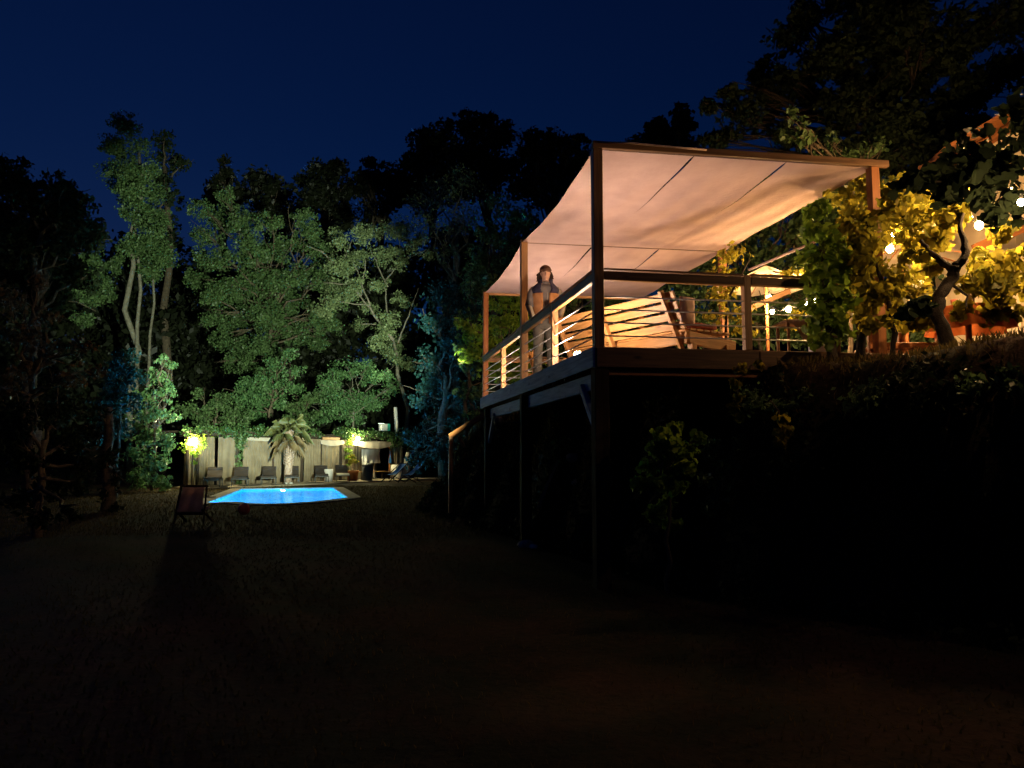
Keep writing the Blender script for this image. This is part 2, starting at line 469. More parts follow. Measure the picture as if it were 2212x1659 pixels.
# girders
for (v0, v1) in ((.25,3.98),(4.24,7.9)):
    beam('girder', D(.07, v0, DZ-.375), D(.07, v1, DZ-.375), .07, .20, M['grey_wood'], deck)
beam('girder', D(3.0, .2, DZ-.375), D(3.0, 8.0, DZ-.375), .07, .20, M['deck_wood'], deck)
for v in np.arange(.3, 8.2, .62):
    beam('joist', D(0, v, DZ-.16), D(DW-.05, v, DZ-.16), .05, .20, M['deck_wood'], deck)
beam('ledger', D(.12, .02, DZ-.30), D(2.6, .02, DZ-.30), .05, .06, M['orange_wood'], deck)
# posts under the deck
for u, v in ((.02,.02),(.02,4.1),(.02,7.85),(3.0,8.1)):
    g0 = gz(*D(u,v,0).xy)
    pst = beam('post', D(u,v,g0-.3), D(u,v,DZ-.26), .17, .17, M['dark_wood'], deck, up=DV)
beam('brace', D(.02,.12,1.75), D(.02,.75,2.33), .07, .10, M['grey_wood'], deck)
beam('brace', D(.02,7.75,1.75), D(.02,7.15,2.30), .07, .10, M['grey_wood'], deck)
# tall posts carrying the canopy
TALL = [(.0,.0),(.0,4.12),(.0,8.2),(3.60,.0),(3.60,4.12),(3.60,8.2)]
for u, v in TALL:
    base_z = DZ-.25 if u < 1 else max(gz(*D(u,v,0).xy)-.2, 1.0)
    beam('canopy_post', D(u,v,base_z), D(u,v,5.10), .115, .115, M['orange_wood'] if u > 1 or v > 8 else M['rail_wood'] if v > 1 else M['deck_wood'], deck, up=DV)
# beams of the canopy frame
beam('canopy_beam', D(-.06,-.02,5.15), D(3.80,-.02,5.15), .07, .085, M['deck_wood'], deck)
beam('canopy_beam', D(-.06,4.12,5.125), D(3.66,4.12,5.125), .06, .05, M['deck_wood'], deck)
beam('canopy_beam', D(-.06,8.2,5.06), D(3.66,8.2,5.06), .06, .07, M['rail_wood'], deck)
# railing
RT = 3.648
def rail(p0, p1, n):
    """board set on edge with a flat pale cap just above it"""
    q = Vector((0,0,-.008)); beam('handrail', p0+q, p1+q, .04, .096, M['deck_wood'], deck)
    q = Vector((0,0,.066)) + n*.012
    beam('rail_cap', p0+q, p1+q, .075, .018, M['deck_wood'], deck)
    q = Vector((0,0,-.060)) + n*.012
    beam('lit_edge_strip', p0+q, p1+q, .06, .014, M['pine'], deck)  # pale strip stands in for the lamp-lit underside of the rail
def railpost(u, v): beam('rail_post', D(u,v,DZ), D(u,v,RT-.005), .09, .09, M['rail_wood'], deck, up=DV)
for v in (2.05, 6.05): railpost(.0, v)
for u in (1.85, 3.0): railpost(u, .0)
for u in (1.8, 3.0): railpost(u, 8.2)
RN = DU
for v0, v1 in ((.06,2.0),(2.1,4.06),(4.18,6.0),(6.1,8.14)): rail(D(-.03,v0,RT-.0625), D(-.03,v1,RT-.07), RN)
RN = DV
for u0, u1 in ((.06,1.80),(1.90,2.95)): rail(D(u0,-.03,RT-.0625), D(u1,-.03,RT-.07), RN)
RN = -DV
for u0, u1 in ((.06,1.75),(1.85,2.95)): rail(D(u0,8.2,RT-.0625), D(u1,8.2,RT-.07), RN)
for h in (.134,.29,.443,.596):
    for p0, p1 in ((D(.0,.0,DZ+h),D(.0,8.2,DZ+h)),(D(.0,.0,DZ+h),D(3.0,.0,DZ+h)),(D(.0,8.2,DZ+h),D(3.0,8.2,DZ+h))):
        MB().tube([p0,p1],.009,6).build('cable', M['steel'], deck, smooth=True)

# ------------------------------------------------------------------ canopy
canopy = empty('canvas_canopy', D(1.8,4.1,5.05), 'sagging beige canvas canopy stretched over the raised deck', 'canopy')
def canopy_z(u, v):
    span = 4.12; k = (v % span)/span if v < 8.19 else 1.0
    fu = max(0, min(1, u/3.6))
    sag = 4*k*(1-k)
    z = 5.10 - (.035+.04*math.sin(math.pi*fu))*sag
    dz = -.03*max(0, (v-4.12)/4.08)
    wr = .006*math.sin(u*9+v*2.2)*sag + .007*math.sin(u*4.3-v*5.1+1)*sag + .006*math.sin(u*17+v*1.5)*sag
    st = max(0, 1-abs(v-4.12)/1.2)*.006*math.sin(u*26+v*2)*min(1, abs(v-4.12)*3) + max(0, 1-(8.2-v)/1.0)*.006*math.sin(u*22)*min(1, (8.2-v)*3)
    return z+dz+wr+st
for s0, s1 in ((0,4.09),(4.15,8.2)):
    for a0, a1, i in ((-.03,1.22,0),(1.22,2.43,1),(2.43,3.62,2)):
        def fn(x, y, s0=s0, s1=s1, a0=a0, a1=a1, i=i):
            v = s0+(s1-s0)*y
            g = .016*max(0, 1-abs(v-s0-.2)/1.9) if v-s0 > .05 else .003
            lo = a0 + (g if i > 0 else .0); hi = a1 - (g if i < 2 else 0)
            if i == 0: lo += .05*math.sin(math.pi*y)
            if i == 2: hi -= .06*math.sin(math.pi*y)
            u = lo+(hi-lo)*x
            return D(u, v, canopy_z(u, v))
        MB().grid(fn, 22, 48).build('canvas_panel', M['canvas'], canopy, smooth=True)
# rolled hem along the front beam, and a pale pole along the right edge
b = MB(); b.tube([D(.02,-.068,5.165),D(.4,-.07,5.18),D(.9,-.068,5.168),D(1.35,-.07,5.16)],[.010,.016,.012,.015],8)
b.build('rolled_hem', M['canvas'], canopy, smooth=True)
MB().tube([D(3.75,.6,4.55),D(3.72,3.4,4.60)],.02,8).build('edge_roll', M['canvas'], canopy, smooth=True)
# ================================================================== foliage tools
def leaf_arrays(P, size, nrm=None, up=.35, aspect=.55, seed=0, lobed=False):
    """one small folded leaf for every point of P"""
    rg = np.random.default_rng(seed); n = len(P)
    d = rg.normal(size=(n,3)); 
    if nrm is not None: d = d*.8 + nrm
    d[:,2] += up; d /= np.linalg.norm(d, axis=1, keepdims=True)
    a = rg.normal(size=(n,3)); a[:,2] -= .5
    a -= d*(a*d).sum(1, keepdims=True); a /= np.linalg.norm(a, axis=1, keepdims=True)
    b = np.cross(d, a); s = (size*rg.uniform(.4, 1.35, n))[:,None]
    if not lobed:
        v = np.stack([P-a*s*.5, P+b*s*aspect*.5+d*s*.08-a*s*.05, P+a*s*.5, P-b*s*aspect*.5+d*s*.08-a*s*.05], 1)
        F = np.arange(n*4).reshape(n,4)
        return v.reshape(-1,3), F, 4
    prof = LOBES
    v = np.stack([P + a*s*px + b*s*py + d*s*(.30*abs(py)-.35*max(px,0)**2) for px, py in prof], 1)
    k = len(prof); return v.reshape(-1,3), np.arange(n*k).reshape(n,k), k
LOBES = [(-.38,0),(-.46,.20),(-.22,.42),(-.02,.50),(.06,.30),(.32,.30),(.55,0),(.32,-.30),(.06,-.30),(-.02,-.50),(-.22,-.42),(-.46,-.20)]

def clump_points(clumps, dens, seed, sub=22, tight=.36, flat=.8):
    """points in twig-sized bunches spread over the clumps (x, y, z, r)"""
    rg = np.random.default_rng(seed); out = []; nr = []
    for (x, y, z, r) in clumps:
        m = max(5, int(sub*(.6+rg.random()*.8)))
        dr = rg.normal(size=(m,3)); dr /= np.linalg.norm(dr, axis=1, keepdims=True)
        c = np.array([x,y,z]) + dr*(r*rg.uniform(.25,1.0,(m,1)))*np.array([1,1,flat])
        k = max(3, int(dens*r*r/m))
        for q in c:
            rr = r*tight*rg.uniform(.5,1.35)
            g = rg.normal(size=(int(k*rg.uniform(.4,1.6))+2,3))
            g *= (np.minimum(1.6, np.linalg.norm(g, axis=1, keepdims=True))/np.linalg.norm(g, axis=1, keepdims=True))
            out.append(q + g*rr*.62*np.array([1,1,.8])); nr.append(np.tile((q-np.array([x,y,z]))/max(r,.01)*.5, (len(g),1)))
    return np.concatenate(out), np.concatenate(nr)

M['leaf_green'] = mat_leaf('mid green leaves', (.11,.18,.065), (.035,.07,.026), .3)
M['leaf_pale'] = mat_leaf('pale grey green leaves', (.18,.23,.11), (.08,.12,.05), .3)
M['leaf_dark'] = mat_leaf('dark evergreen leaves', (.022,.034,.016), (.009,.015,.007), .2, .7, .08)
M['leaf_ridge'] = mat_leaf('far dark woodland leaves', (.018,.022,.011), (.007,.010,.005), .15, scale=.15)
M['leaf_teal'] = mat_leaf('blue green leaves', (.028,.095,.085), (.010,.04,.04), .3)
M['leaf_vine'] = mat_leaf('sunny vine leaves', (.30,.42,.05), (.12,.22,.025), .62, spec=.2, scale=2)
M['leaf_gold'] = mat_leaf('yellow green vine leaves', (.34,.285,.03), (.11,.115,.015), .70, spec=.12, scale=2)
M['leaf_ivy'] = mat_leaf('ivy leaves', (.06,.11,.03), (.02,.05,.015), .2)
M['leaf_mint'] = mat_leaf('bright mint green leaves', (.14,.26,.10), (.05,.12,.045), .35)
M['leaf_orange_lit'] = mat_leaf('brown leaves with orange light in their colour', (.10,.06,.025), (.035,.025,.012), .35)  # faint orange light on the leaves, put into their colour
M['palm'] = mat_leaf('palm frond', (.13,.14,.05), (.06,.07,.025), .3)
M['palm_dry'] = mat_leaf('dry palm frond', (.21,.15,.075), (.11,.08,.04), .3)
M['grass'] = mat_leaf('grass blades', (.14,.10,.035), (.05,.045,.018), .35, .8, .05, scale=1.5)
M['bark'] = mat_plain('brown bark', (.13,.10,.07), (.05,.04,.03), 7, .95, .8, .1)
M['bark_pale'] = mat_plain('pale bark', (.19,.175,.135), (.09,.082,.065), 6, .95, .5, .1)
M['bark_dark'] = mat_plain('dark vine bark', (.035,.026,.02), (.015,.012,.01), 12, .9, .8, .2)

DENSITY = 3.2
def crown(name, clumps, size, dens, mat, parent, seed, **kw):
    lk = {k: kw.pop(k) for k in ('lobed','aspect','up') if k in kw}
    P, nr = clump_points(clumps, dens*DENSITY, seed, **kw)
    v, F, k = leaf_arrays(P, size, nr, seed=seed+1, **lk)
    return link(name, np_mesh(name, v, F, k), mat, parent)

def wiggle(p0, p1, r0, r1, n=6, amp=.08, seed=0):
    rg = random.Random(seed); p0, p1 = Vector(p0), Vector(p1); L = (p1-p0).length
    pts = []; rad = []
    for i in range(n+1):
        t = i/n; q = p0.lerp(p1, t)
        if 0 < i < n: q += Vector((rg.uniform(-1,1), rg.uniform(-1,1), rg.uniform(-.5,.5)))*L*amp*math.sin(math.pi*t)
        pts.append(q); rad.append(r0+(r1-r0)*t)
    return pts, rad

def tree(name, label, base, trunk_top, r0, clumps, leaf, mat, bark, dens=140, seed=1, group='trees behind the pool', limbs=True, trunks=None, cat='tree', **kw):
    """tapered trunk, a limb to every clump, a leafy crown"""
    base = Vector(base); t = empty(name, base, label, cat, group)
    b = MB(); tt = Vector(trunk_top)
    pts, rad = wiggle(base - Vector((0,0,.3)), tt, r0, r0*.45, 8, .03, seed)
    b.tube(pts, rad, 9)
    for tr in (trunks or []):
        pp, rr = wiggle(tr[0], tr[1], tr[2], tr[2]*.5, 7, .03, seed+5); b.tube(pp, rr, 8)
    if limbs:
        for i, (x, y, z, r) in enumerate(clumps):
            q = Vector((x, y, z)); s_ = .35+.65*min(1, max(0, (z-base.z)/max(.1, tt.z-base.z)))*random.Random(seed+i).uniform(.6,1)
            p0 = base.lerp(tt, min(1, s_))
            L = (q-p0).length
            if L > .3:
                pp, rr = wiggle(p0, q + Vector((0,0,r*.2)), min(r0*.42, .03+L*.022), .012+r0*.03, 6, .09, seed*13+i); b.tube(pp, rr, 6)
                for j in range(3):
                    rg = random.Random(seed*31+i*7+j); e = q + Vector((rg.uniform(-1,1), rg.uniform(-1,1), rg.uniform(-.6,.9)))*r
                    k = rg.randint(3,5); pp2, rr2 = wiggle(pp[k], e, rr[k]*.6, .008+r0*.015, 4, .1, seed*17+i*3+j); b.tube(pp2, rr2, 5)
    b.build('trunk', bark, t, smooth=True)
    crown('crown', clumps, leaf, dens, mat, t, seed, **kw)
    return t

def cl(lst, Y, jit=1.0, seed=3, fill=0.0):
    """clumps from their places in the photograph, spread in depth round Y"""
    rg = random.Random(seed); out = []
    ext = []
    for i in range(int(len(lst)*fill)):
        a, b_ = rg.choice(lst), rg.choice(lst)
        for _ in range(12):
            if 0 < math.hypot(a[0]-b_[0], a[1]-b_[1]) < 1.9*(a[2]+b_[2]): break
            b_ = rg.choice(lst)
        k = rg.random(); ext.append((a[0]+(b_[0]-a[0])*k, a[1]+(b_[1]-a[1])*k, (a[2]+(b_[2]-a[2])*k)*rg.uniform(.6,1.0)))
    for px, py, rp in list(lst)+ext:
        y = Y + rg.uniform(-1, 1)*jit; q = at(px, py, y); out.append((q.x, q.y, q.z, rp*y/1668))
    return out
def foot(px, Y, dz=0): q = at(px, 980, Y); return Vector((q.x, Y, gz(q.x, Y)+dz))

# ------------------------------------------------------------------ the lit trees behind the pool
G = 'trees behind the pool'
c = cl([(268,268,34),(248,312,36),(285,322,40),(262,370,40),(310,372,40),(280,415,42),(330,420,38),(300,462,44),(345,470,30),(322,515,44),(283,535,40),(345,560,34),(318,585,34),(245,565,34),(215,600,34),(190,640,32),(232,640,30),(178,690,26),(200,560,24)], 52, 2.0, 5, 1.0)
tree('tall_tree', 'tall slender tree with pale twin trunk, highest on the left', foot(283,52), at(300,330,52), .24, c, .19, M['leaf_green'], M['bark_pale'], 260, 21, G, limbs=False, trunks=[(foot(318,52.6), at(325,520,52.6), .13),(foot(300,52), at(290,480,51.5), .18)])
c = cl([(352,300,34),(362,345,40),(395,355,22),(350,395,42),(375,430,30),(345,470,40),(360,520,34)], 61, 2, 6)
tree('dark_tree', 'dark tree showing right behind the tall slender tree', foot(355,61), at(355,360,61), .4, c, .4, M['leaf_dark'], M['bark'], 60, 22, G)
c = cl([(440,455,30),(487,425,26),(495,470,42),(440,510,36),(530,495,44),(585,480,34),(470,560,44),(545,545,50),(610,530,46),(655,470,28),(670,505,36),(690,540,30),(415,600,26),(440,620,32),(480,640,46),(545,620,56),(610,600,50),(660,590,40),(520,690,48),(580,680,50),(640,660,44),(510,745,36),(570,745,40),(618,725,36),(690,610,34),(690,680,30),(500,780,30),(545,790,34),(600,775,32),(560,830,28),(640,720,34),(690,740,28),(720,700,30),(460,690,30),(735,640,30)], 54, 2.6, 8, .35)
tree('broad_tree', 'broad leafy tree brightly lit green in the middle of the wood', foot(590,54), at(590,600,54), .22, c, .185, M['leaf_green'], M['bark'], 300, 23, G)
c = cl([(735,520,34),(785,505,36),(830,500,34),(870,495,32),(905,525,26),(925,550,18),(735,575,36),(780,560,34),(830,555,30),(870,570,24),(720,620,36),(770,620,34),(815,610,26),(880,655,18),(700,665,32),(800,665,28),(840,690,28),(860,740,28),(820,740,26),(880,790,26),(780,700,22)], 50, 1.8, 9, .9)
T5 = tree('olive_tree', 'leaning tree with bare pale branches and thin silvery foliage', foot(905,50), at(850,735,50), .20, c, .16, M['leaf_pale'], M['bark_pale'], 250, 24, G, sub=16, tight=.42, limbs=False,
     trunks=[(at(850,735,50), at(778,640,50), .11),(at(778,640,50), at(735,580,50), .09),(at(735,580,50), at(690,540,50), .06),(at(838,690,50), at(830,610,50), .06),(at(830,610,50), at(868,562,50), .05),(at(868,562,50), at(925,538,50), .045),(at(800,660,50), at(760,560,50.4), .06),(at(860,740,50), at(890,660,50), .06),(at(735,580,50), at(760,520,50), .04),(at(760,615,50), at(700,610,50.3), .05),(at(800,660,50), at(720,650,49.6), .05),(at(838,620,50), at(800,540,50.2), .05),(at(868,562,50), at(860,505,50), .035),(at(890,660,50), at(905,620,50), .035),(at(700,545,50), at(660,530,50), .04),(at(780,640,50), at(790,560,49.5), .045),(at(830,700,50), at(780,700,50), .05)])
# under-storey behind the pergola
c = cl([(405,885,26),(440,905,28),(470,870,40),(450,925,26),(500,905,40),(430,850,18)], 43, .8, 10)
tree('shrub', 'rounded green shrub over the left end of the curtain row', foot(465,43), at(465,900,43), .1, c, .16, M['leaf_green'], M['bark'], 330, 31, 'shrubs behind the curtains', cat='shrub')
c = cl([(525,850,38),(560,825,38),(600,790,30),(625,765,20),(590,860,44),(540,900,44),(620,840,34),(640,800,22)], 46, .9, 11)
tree('shrub', 'taller green shrub rising left of the palm', foot(575,46), at(590,840,46), .12, c, .16, M['leaf_mint'], M['bark'], 300, 32, 'shrubs behind the curtains', cat='shrub')
c = cl([(715,830,34),(750,800,34),(790,800,34),(825,815,30),(720,880,40),(770,860,42),(815,865,34),(690,900,30),(850,840,22),(760,900,34),(700,850,26)], 49, 1.0, 12)
tree('shrub', 'wide green shrub right of the palm with drooping boughs', foot(760,49), at(765,850,49), .10, c, .15, M['leaf_mint'], M['bark_pale'], 290, 33, 'shrubs behind the curtains', cat='shrub')
c = cl([(660,900,30),(640,880,28),(670,860,28),(620,910,26)], 47, .7, 13)
tree('shrub', 'small dark shrub just behind the palm crown', foot(650,47), at(650,900,47), .1, c, .16, M['leaf_green'], M['bark'], 260, 34, 'shrubs behind the curtains', cat='shrub')
# bush by the left lamp
c = cl([(350,775,16),(368,790,14),(345,815,26),(325,850,30),(360,850,26),(330,895,34),(362,905,28),(318,945,36),(358,955,28),(300,900,26),(330,1000,36),(300,1040,32),(350,1040,26),(290,980,26)], 31.5, .8, 14)
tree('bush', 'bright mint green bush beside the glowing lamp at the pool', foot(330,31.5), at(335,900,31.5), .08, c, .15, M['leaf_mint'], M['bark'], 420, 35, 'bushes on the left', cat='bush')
c = cl([(270,765,30),(250,800,34),(285,815,34),(250,850,36),(285,870,34),(230,880,34),(250,920,40),(215,940,34)], 29, .8, 15)
tree('bush', 'bluish dusky bush left of the bright green one', foot(255,29), at(258,860,29), .1, c, .16, M['leaf_teal'], M['bark'], 330, 36, 'bushes on the left', cat='bush')
c = cl([(240,985,24),(250,1030,26),(235,1070,24),(246,1095,18),(222,1000,24),(205,940,34),(215,890,30),(180,930,36)], 20, .5, 16)
tree('ivy_tree', 'ivy covered dark trunk at the edge of the lawn', foot(240,20), at(235,880,20), .2, c, .12, M['leaf_dark'], M['bark'], 500, 37, 'bushes on the left', cat='tree')
c = cl([(60,1000,50),(110,1040,44),(150,960,50),(60,900,60),(130,870,56),(40,1080,46),(170,1050,34),(90,1120,34),(150,1110,28),(20,960,46),(190,1010,30)], 14, .8, 17)
tree('bush', 'large black bush filling the left edge of the lawn', foot(90,14), at(95,950,14), .1, c, .11, M['leaf_dark'], M['bark'], 700, 38, 'bushes on the left', cat='bush')
c = cl([(15,640,36),(45,660,34),(85,610,26),(60,720,40),(110,680,30),(20,720,40),(110,760,40),(50,800,46),(150,820,40),(180,750,30),(200,800,30),(10,850,40)], 19, 1.0, 18)
tree('small_tree', 'sparse tree with leaves coloured as if orange lit at the far left edge', foot(70,19), at(70,760,19), .12, c, .15, M['leaf_orange_lit'], M['bark'], 230, 39, 'bushes on the left', cat='tree')
# dark trees closing the left side
c = cl([(10,380,70),(60,420,60),(130,400,44),(150,450,60),(60,500,80),(140,540,70),(20,600,80),(110,640,80),(200,520,40),(190,600,40),(-30,480,80)], 36, 2.5, 19, 1.0)
tree('dark_tree', 'black leafy tree closing the left edge of the wood', foot(80,36), at(80,520,36), .4, c, .3, M['leaf_dark'], M['bark'], 110, 40, G)
# mid trees between the pergola and the deck
c = cl([(1075,445,40),(1120,470,40),(1055,500,44),(1110,520,46),(1150,480,26),(1040,560,44),(1095,580,50),(1020,610,40),(1140,560,30),(1060,640,44)], 36, 1.6, 20, .6)
tree('leafy_tree', 'dim green tree rising just left of the canopy', foot(1070,36), at(1075,560,36), .3, c, .2, M['leaf_green'], M['bark'], 170, 41, G)
c = cl([(960,640,44),(1000,680,46),(940,700,44),(985,750,50),(930,780,44),(1010,790,40),(950,840,48),(1000,860,40),(915,860,40),(930,920,44),(985,920,40),(900,950,36),(960,980,44),(1010,960,34),(905,1000,30)], 33, 1.6, 21, .6)
tree('leafy_tree', 'dark teal tree between the pergola and the raised deck', foot(960,33), at(965,800,33), .3, c, .17, M['leaf_teal'], M['bark'], 200, 42, G)
c = cl([(950,420,50),(1000,400,50),(930,480,44),(980,490,44),(1010,460,40),(960,550,36),(900,440,36)], 58, 2, 22)
tree('bare_tree', 'dim twiggy tree on the slope above the olive', foot(985,58), at(985,520,58), .4, c, .22, M['leaf_pale'], M['bark_pale'], 55, 43, G, tight=.5)
# the dark ridge
RG = 'trees on the dark ridge'
def ridge(lab, lst, Y, s, sz=.55):
    c = cl(lst, Y, 3, s, 1.0); mx_ = sum(q[0] for q in lst)/len(lst); lo = max(q[1] for q in lst)
    tree('ridge_tree', lab, foot(mx_, Y), at(mx_, lo-20, Y), .6, c, sz, M['leaf_ridge'], M['bark'], 60, s, RG, tight=.4)
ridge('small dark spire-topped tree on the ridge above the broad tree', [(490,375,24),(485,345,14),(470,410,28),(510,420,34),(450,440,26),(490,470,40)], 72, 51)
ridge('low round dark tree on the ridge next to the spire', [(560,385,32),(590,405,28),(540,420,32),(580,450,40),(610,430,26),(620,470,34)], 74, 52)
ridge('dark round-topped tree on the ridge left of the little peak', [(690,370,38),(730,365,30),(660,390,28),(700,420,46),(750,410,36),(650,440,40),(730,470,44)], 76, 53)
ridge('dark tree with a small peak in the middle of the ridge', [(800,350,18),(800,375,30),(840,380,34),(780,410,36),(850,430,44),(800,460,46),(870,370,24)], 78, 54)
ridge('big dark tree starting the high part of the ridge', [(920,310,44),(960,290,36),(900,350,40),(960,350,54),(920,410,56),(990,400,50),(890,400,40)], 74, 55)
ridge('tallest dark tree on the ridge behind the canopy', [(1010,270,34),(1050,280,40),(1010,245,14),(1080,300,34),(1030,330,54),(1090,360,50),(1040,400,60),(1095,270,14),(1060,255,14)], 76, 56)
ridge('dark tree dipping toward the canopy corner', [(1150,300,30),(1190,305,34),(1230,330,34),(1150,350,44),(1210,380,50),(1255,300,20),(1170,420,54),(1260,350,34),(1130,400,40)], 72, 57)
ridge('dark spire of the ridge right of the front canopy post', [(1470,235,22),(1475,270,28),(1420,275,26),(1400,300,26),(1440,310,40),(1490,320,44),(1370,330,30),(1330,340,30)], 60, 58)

# the wood behind, one dark mass
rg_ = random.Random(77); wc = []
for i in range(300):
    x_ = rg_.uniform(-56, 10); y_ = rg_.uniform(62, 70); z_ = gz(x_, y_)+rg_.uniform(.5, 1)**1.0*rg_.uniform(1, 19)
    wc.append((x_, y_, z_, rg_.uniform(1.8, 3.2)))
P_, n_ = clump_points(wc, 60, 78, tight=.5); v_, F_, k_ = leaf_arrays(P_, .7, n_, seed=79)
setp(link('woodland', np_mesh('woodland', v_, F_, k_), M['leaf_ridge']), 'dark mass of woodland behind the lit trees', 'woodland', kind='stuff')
# ================================================================== pergola with curtains
perg = empty('pergola', fence(6.5), 'long timber pergola hung with curtains behind the pool', 'pergola')
PS = [-.15, 2.5, 4.6, 6.45, 9.2, 13.15]
for s in PS:
    for d in (0.0, -2.4): beam('post', fence(s,d,-.1), fence(s,d,2.35), .12, .12, M['orange_wood'] if s > 13 else M['dark_wood'], perg, up=FD)
for d in (.08, -2.4): beam('beam', fence(-.4,d,2.38), fence(13.5,d,2.38), .08, .14, M['dark_wood'], perg)
for s in np.arange(-.2, 13.4, .85): beam('rafter', fence(s,.35,2.49), fence(s,-2.7,2.49), .05, .09, M['dark_wood'], perg)
beam('fascia', fence(7.7,.16,2.30), fence(8.95,.16,2.30), .03, .13, M['rail_wood'], perg)

M['drape'] = mat_cloth('tan outdoor curtain', (.21,.165,.112), (.14,.11,.075), .2, 2.0)
M['drape_pale'] = mat_cloth('cream cloth', (.42,.37,.31), (.35,.30,.25), .2, 2.0)
M['white_cloth'] = mat_cloth('white cloth', (.75,.75,.76), (.62,.62,.65), .25, 4.0)
def curtain(label, s0, s1, d=0.0, z0=.06, z1=2.26, mat='drape', seed=1, pleat=.16, amp=.035):
    rg = random.Random(seed); ph = [rg.uniform(0,6.28) for _ in range(4)]
    L = s1-s0; nu = max(10, int(L/.025))
    def fn(x, y):
        s = x*L; k = .55+.45*y
        dd = 1.6*amp*k*(math.sin(2*math.pi*s/pleat+ph[0]+.6*math.sin(s*3+ph[1])) + .5*math.sin(2*math.pi*s/(pleat*2.7)+ph[2]))
        ss = s0+s+.012*math.sin(y*3+s*9)
        z = z1+(z0-z1)*y + (.02*math.sin(s*7+ph[3]) if y > .99 else 0)
        return fence(ss, d+dd, z)
    b = MB().grid(fn, nu, 10)
    return setp(b.build('curtain', M[mat], None, smooth=True), label, 'curtain', 'curtains of the pergola')
curtain('tan curtain nearest the left lamp, gathered in narrow pleats', -.05, 1.25, .03, seed=1, amp=.045)
curtain('flat tan curtain between the first lounger pair and the ivy post', 1.45, 2.4, .03, seed=2, amp=.012, pleat=.4)
curtain('pleated tan curtain left of the palm trunk', 2.75, 4.55, .03, seed=3, amp=.045)
curtain('tan curtain directly behind the palm trunk', 4.62, 6.35, .03, seed=4, amp=.03)
curtain('tan curtain left half behind the white planter', 6.6, 7.75, .03, seed=5, amp=.025)
curtain('tan curtain right half beside the terracotta pot', 7.80, 9.05, .03, seed=6, amp=.018, pleat=.3)
curtain('tan curtain tied beside the brown pergola post', 13.3, 14.1, .05, seed=7, amp=.06)
curtain('long backdrop curtain deep inside the open bay', 9.9, 13.05, -.9, seed=8, amp=.04)
def valance(label, s0, s1, zt, zb, droop, seed):
    def fn(x, y):
        s = s0+(s1-s0)*x; z = zt+(zb-zt)*y - droop*math.sin(math.pi*x)*y
        return fence(s, .2+.05*y+.012*math.sin(s*11+seed), z)
    setp(MB().grid(fn, 28, 6).build('valance', M['drape_pale'], None, smooth=True, solid=.006), label, 'valance', 'cream valances')
valance('cream valance sagging under the pergola edge beside the second lamp', 7.5, 9.2, 2.22, 2.02, .12, 1)
valance('wide cream valance over the open bay by the deck chairs', 9.9, 13.3, 2.20, 1.98, .22, 2)
valance('narrow cream valance above the curtain behind the palm', 2.9, 5.2, 2.28, 2.14, .04, 3)

def ivy(label, clumps, seed, mat='leaf_ivy', dens=500, size=.13, stem=None):
    t = empty('ivy', Vector(clumps[0][:3]), label, 'ivy', 'ivy on the pergola')
    crown('foliage', clumps, size, dens, M[mat], t, seed, tight=.5)
    b = MB()
    for (a, e) in (stem or [(clumps[0], clumps[-1])]):
        pp, rr = wiggle(Vector(a[:3]), Vector(e[:3]), .03, .015, 8, .05, seed); b.tube(pp, rr, 6)
    b.build('stem', M['bark'], t, smooth=True)
def row(s0, s1, z, r, d=.1, st=.42, seed=1):
    rg = random.Random(seed)
    return [(*fence(s, d+rg.uniform(-.1,.1), z+rg.uniform(-.06,.06)), r*rg.uniform(.8,1.25)) for s in np.arange(s0, s1, st)]
ivy('dark ivy mat over the left half of the pergola top', row(-.2, 4.9, 2.52, .30, seed=3), 61)
ivy('dark ivy mat over the middle of the pergola behind the palm', row(4.9, 7.6, 2.55, .24, seed=4), 62)
ivy('thick dark ivy mat over the right bay of the pergola', row(9.0, 15.0, 2.55, .36, seed=5)+row(13.0,15.2,2.2,.35,seed=6), 63)
col = [(*fence(2.55,.12,z), r) for z, r in ((.2,.13),(.6,.14),(1.0,.16),(1.4,.2),(1.8,.3),(2.1,.4),(2.35,.5))]
ivy('ivy climbing the pergola post in a spreading funnel', col, 64, 'leaf_green')
col = [(*fence(9.55,.25,z), r) for z, r in ((.5,.12),(.9,.15),(1.3,.18),(1.7,.2),(2.05,.22),(2.5,.3))]
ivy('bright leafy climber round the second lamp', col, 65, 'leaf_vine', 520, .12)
col = [(*fence(14.6,.3,z), r) for z, r in ((.6,.25),(1.2,.3),(1.8,.34),(2.3,.4))]
ivy('dark creeper on the right end of the pergola', col, 66, 'leaf_dark')

# globe lamps
M['globe'] = mat_emit('lamp globe', (1.0,.90,.45), 1150)
def globe_lamp(label, p, h, em, r=.085):
    o = empty('garden_lamp', p, label, 'lamp', 'garden lamps by the pool')
    x, y, z = p
    MB().lathe([(.10,0),(.10,.03),(.035,.06),(.03,h-.08),(.06,h-.06),(.06,h-.03)], 12, (x,y,z)).build('lamp_post', M['dark_wood'], o, smooth=True)
    MB().ball((x,y,z+h+r-.04), r, 16, 10).build('lamp_globe', em, o, smooth=True)
    return o
q = fence(-.35, .75); globe_lamp('glowing garden lamp wrapped in leaves at the left of the pool', (q.x,q.y,.05), 1.85, M['globe'], .14)
lv = [(q.x+.05,q.y+.35,2.08,.48),(q.x-.2,q.y+.3,1.75,.42),(q.x+.3,q.y+.2,1.85,.3),(q.x+.16,q.y-.12,1.62,.20),(q.x-.22,q.y+.02,1.85,.20),(q.x+.22,q.y+.15,2.0,.20),(q.x-.1,q.y+.2,2.15,.22),(q.x+.05,q.y+.1,1.45,.15),(q.x,q.y+.12,1.1,.12)]
ivy('yellow leaved climber round the left garden lamp', lv, 67, 'leaf_vine', 430, .11)
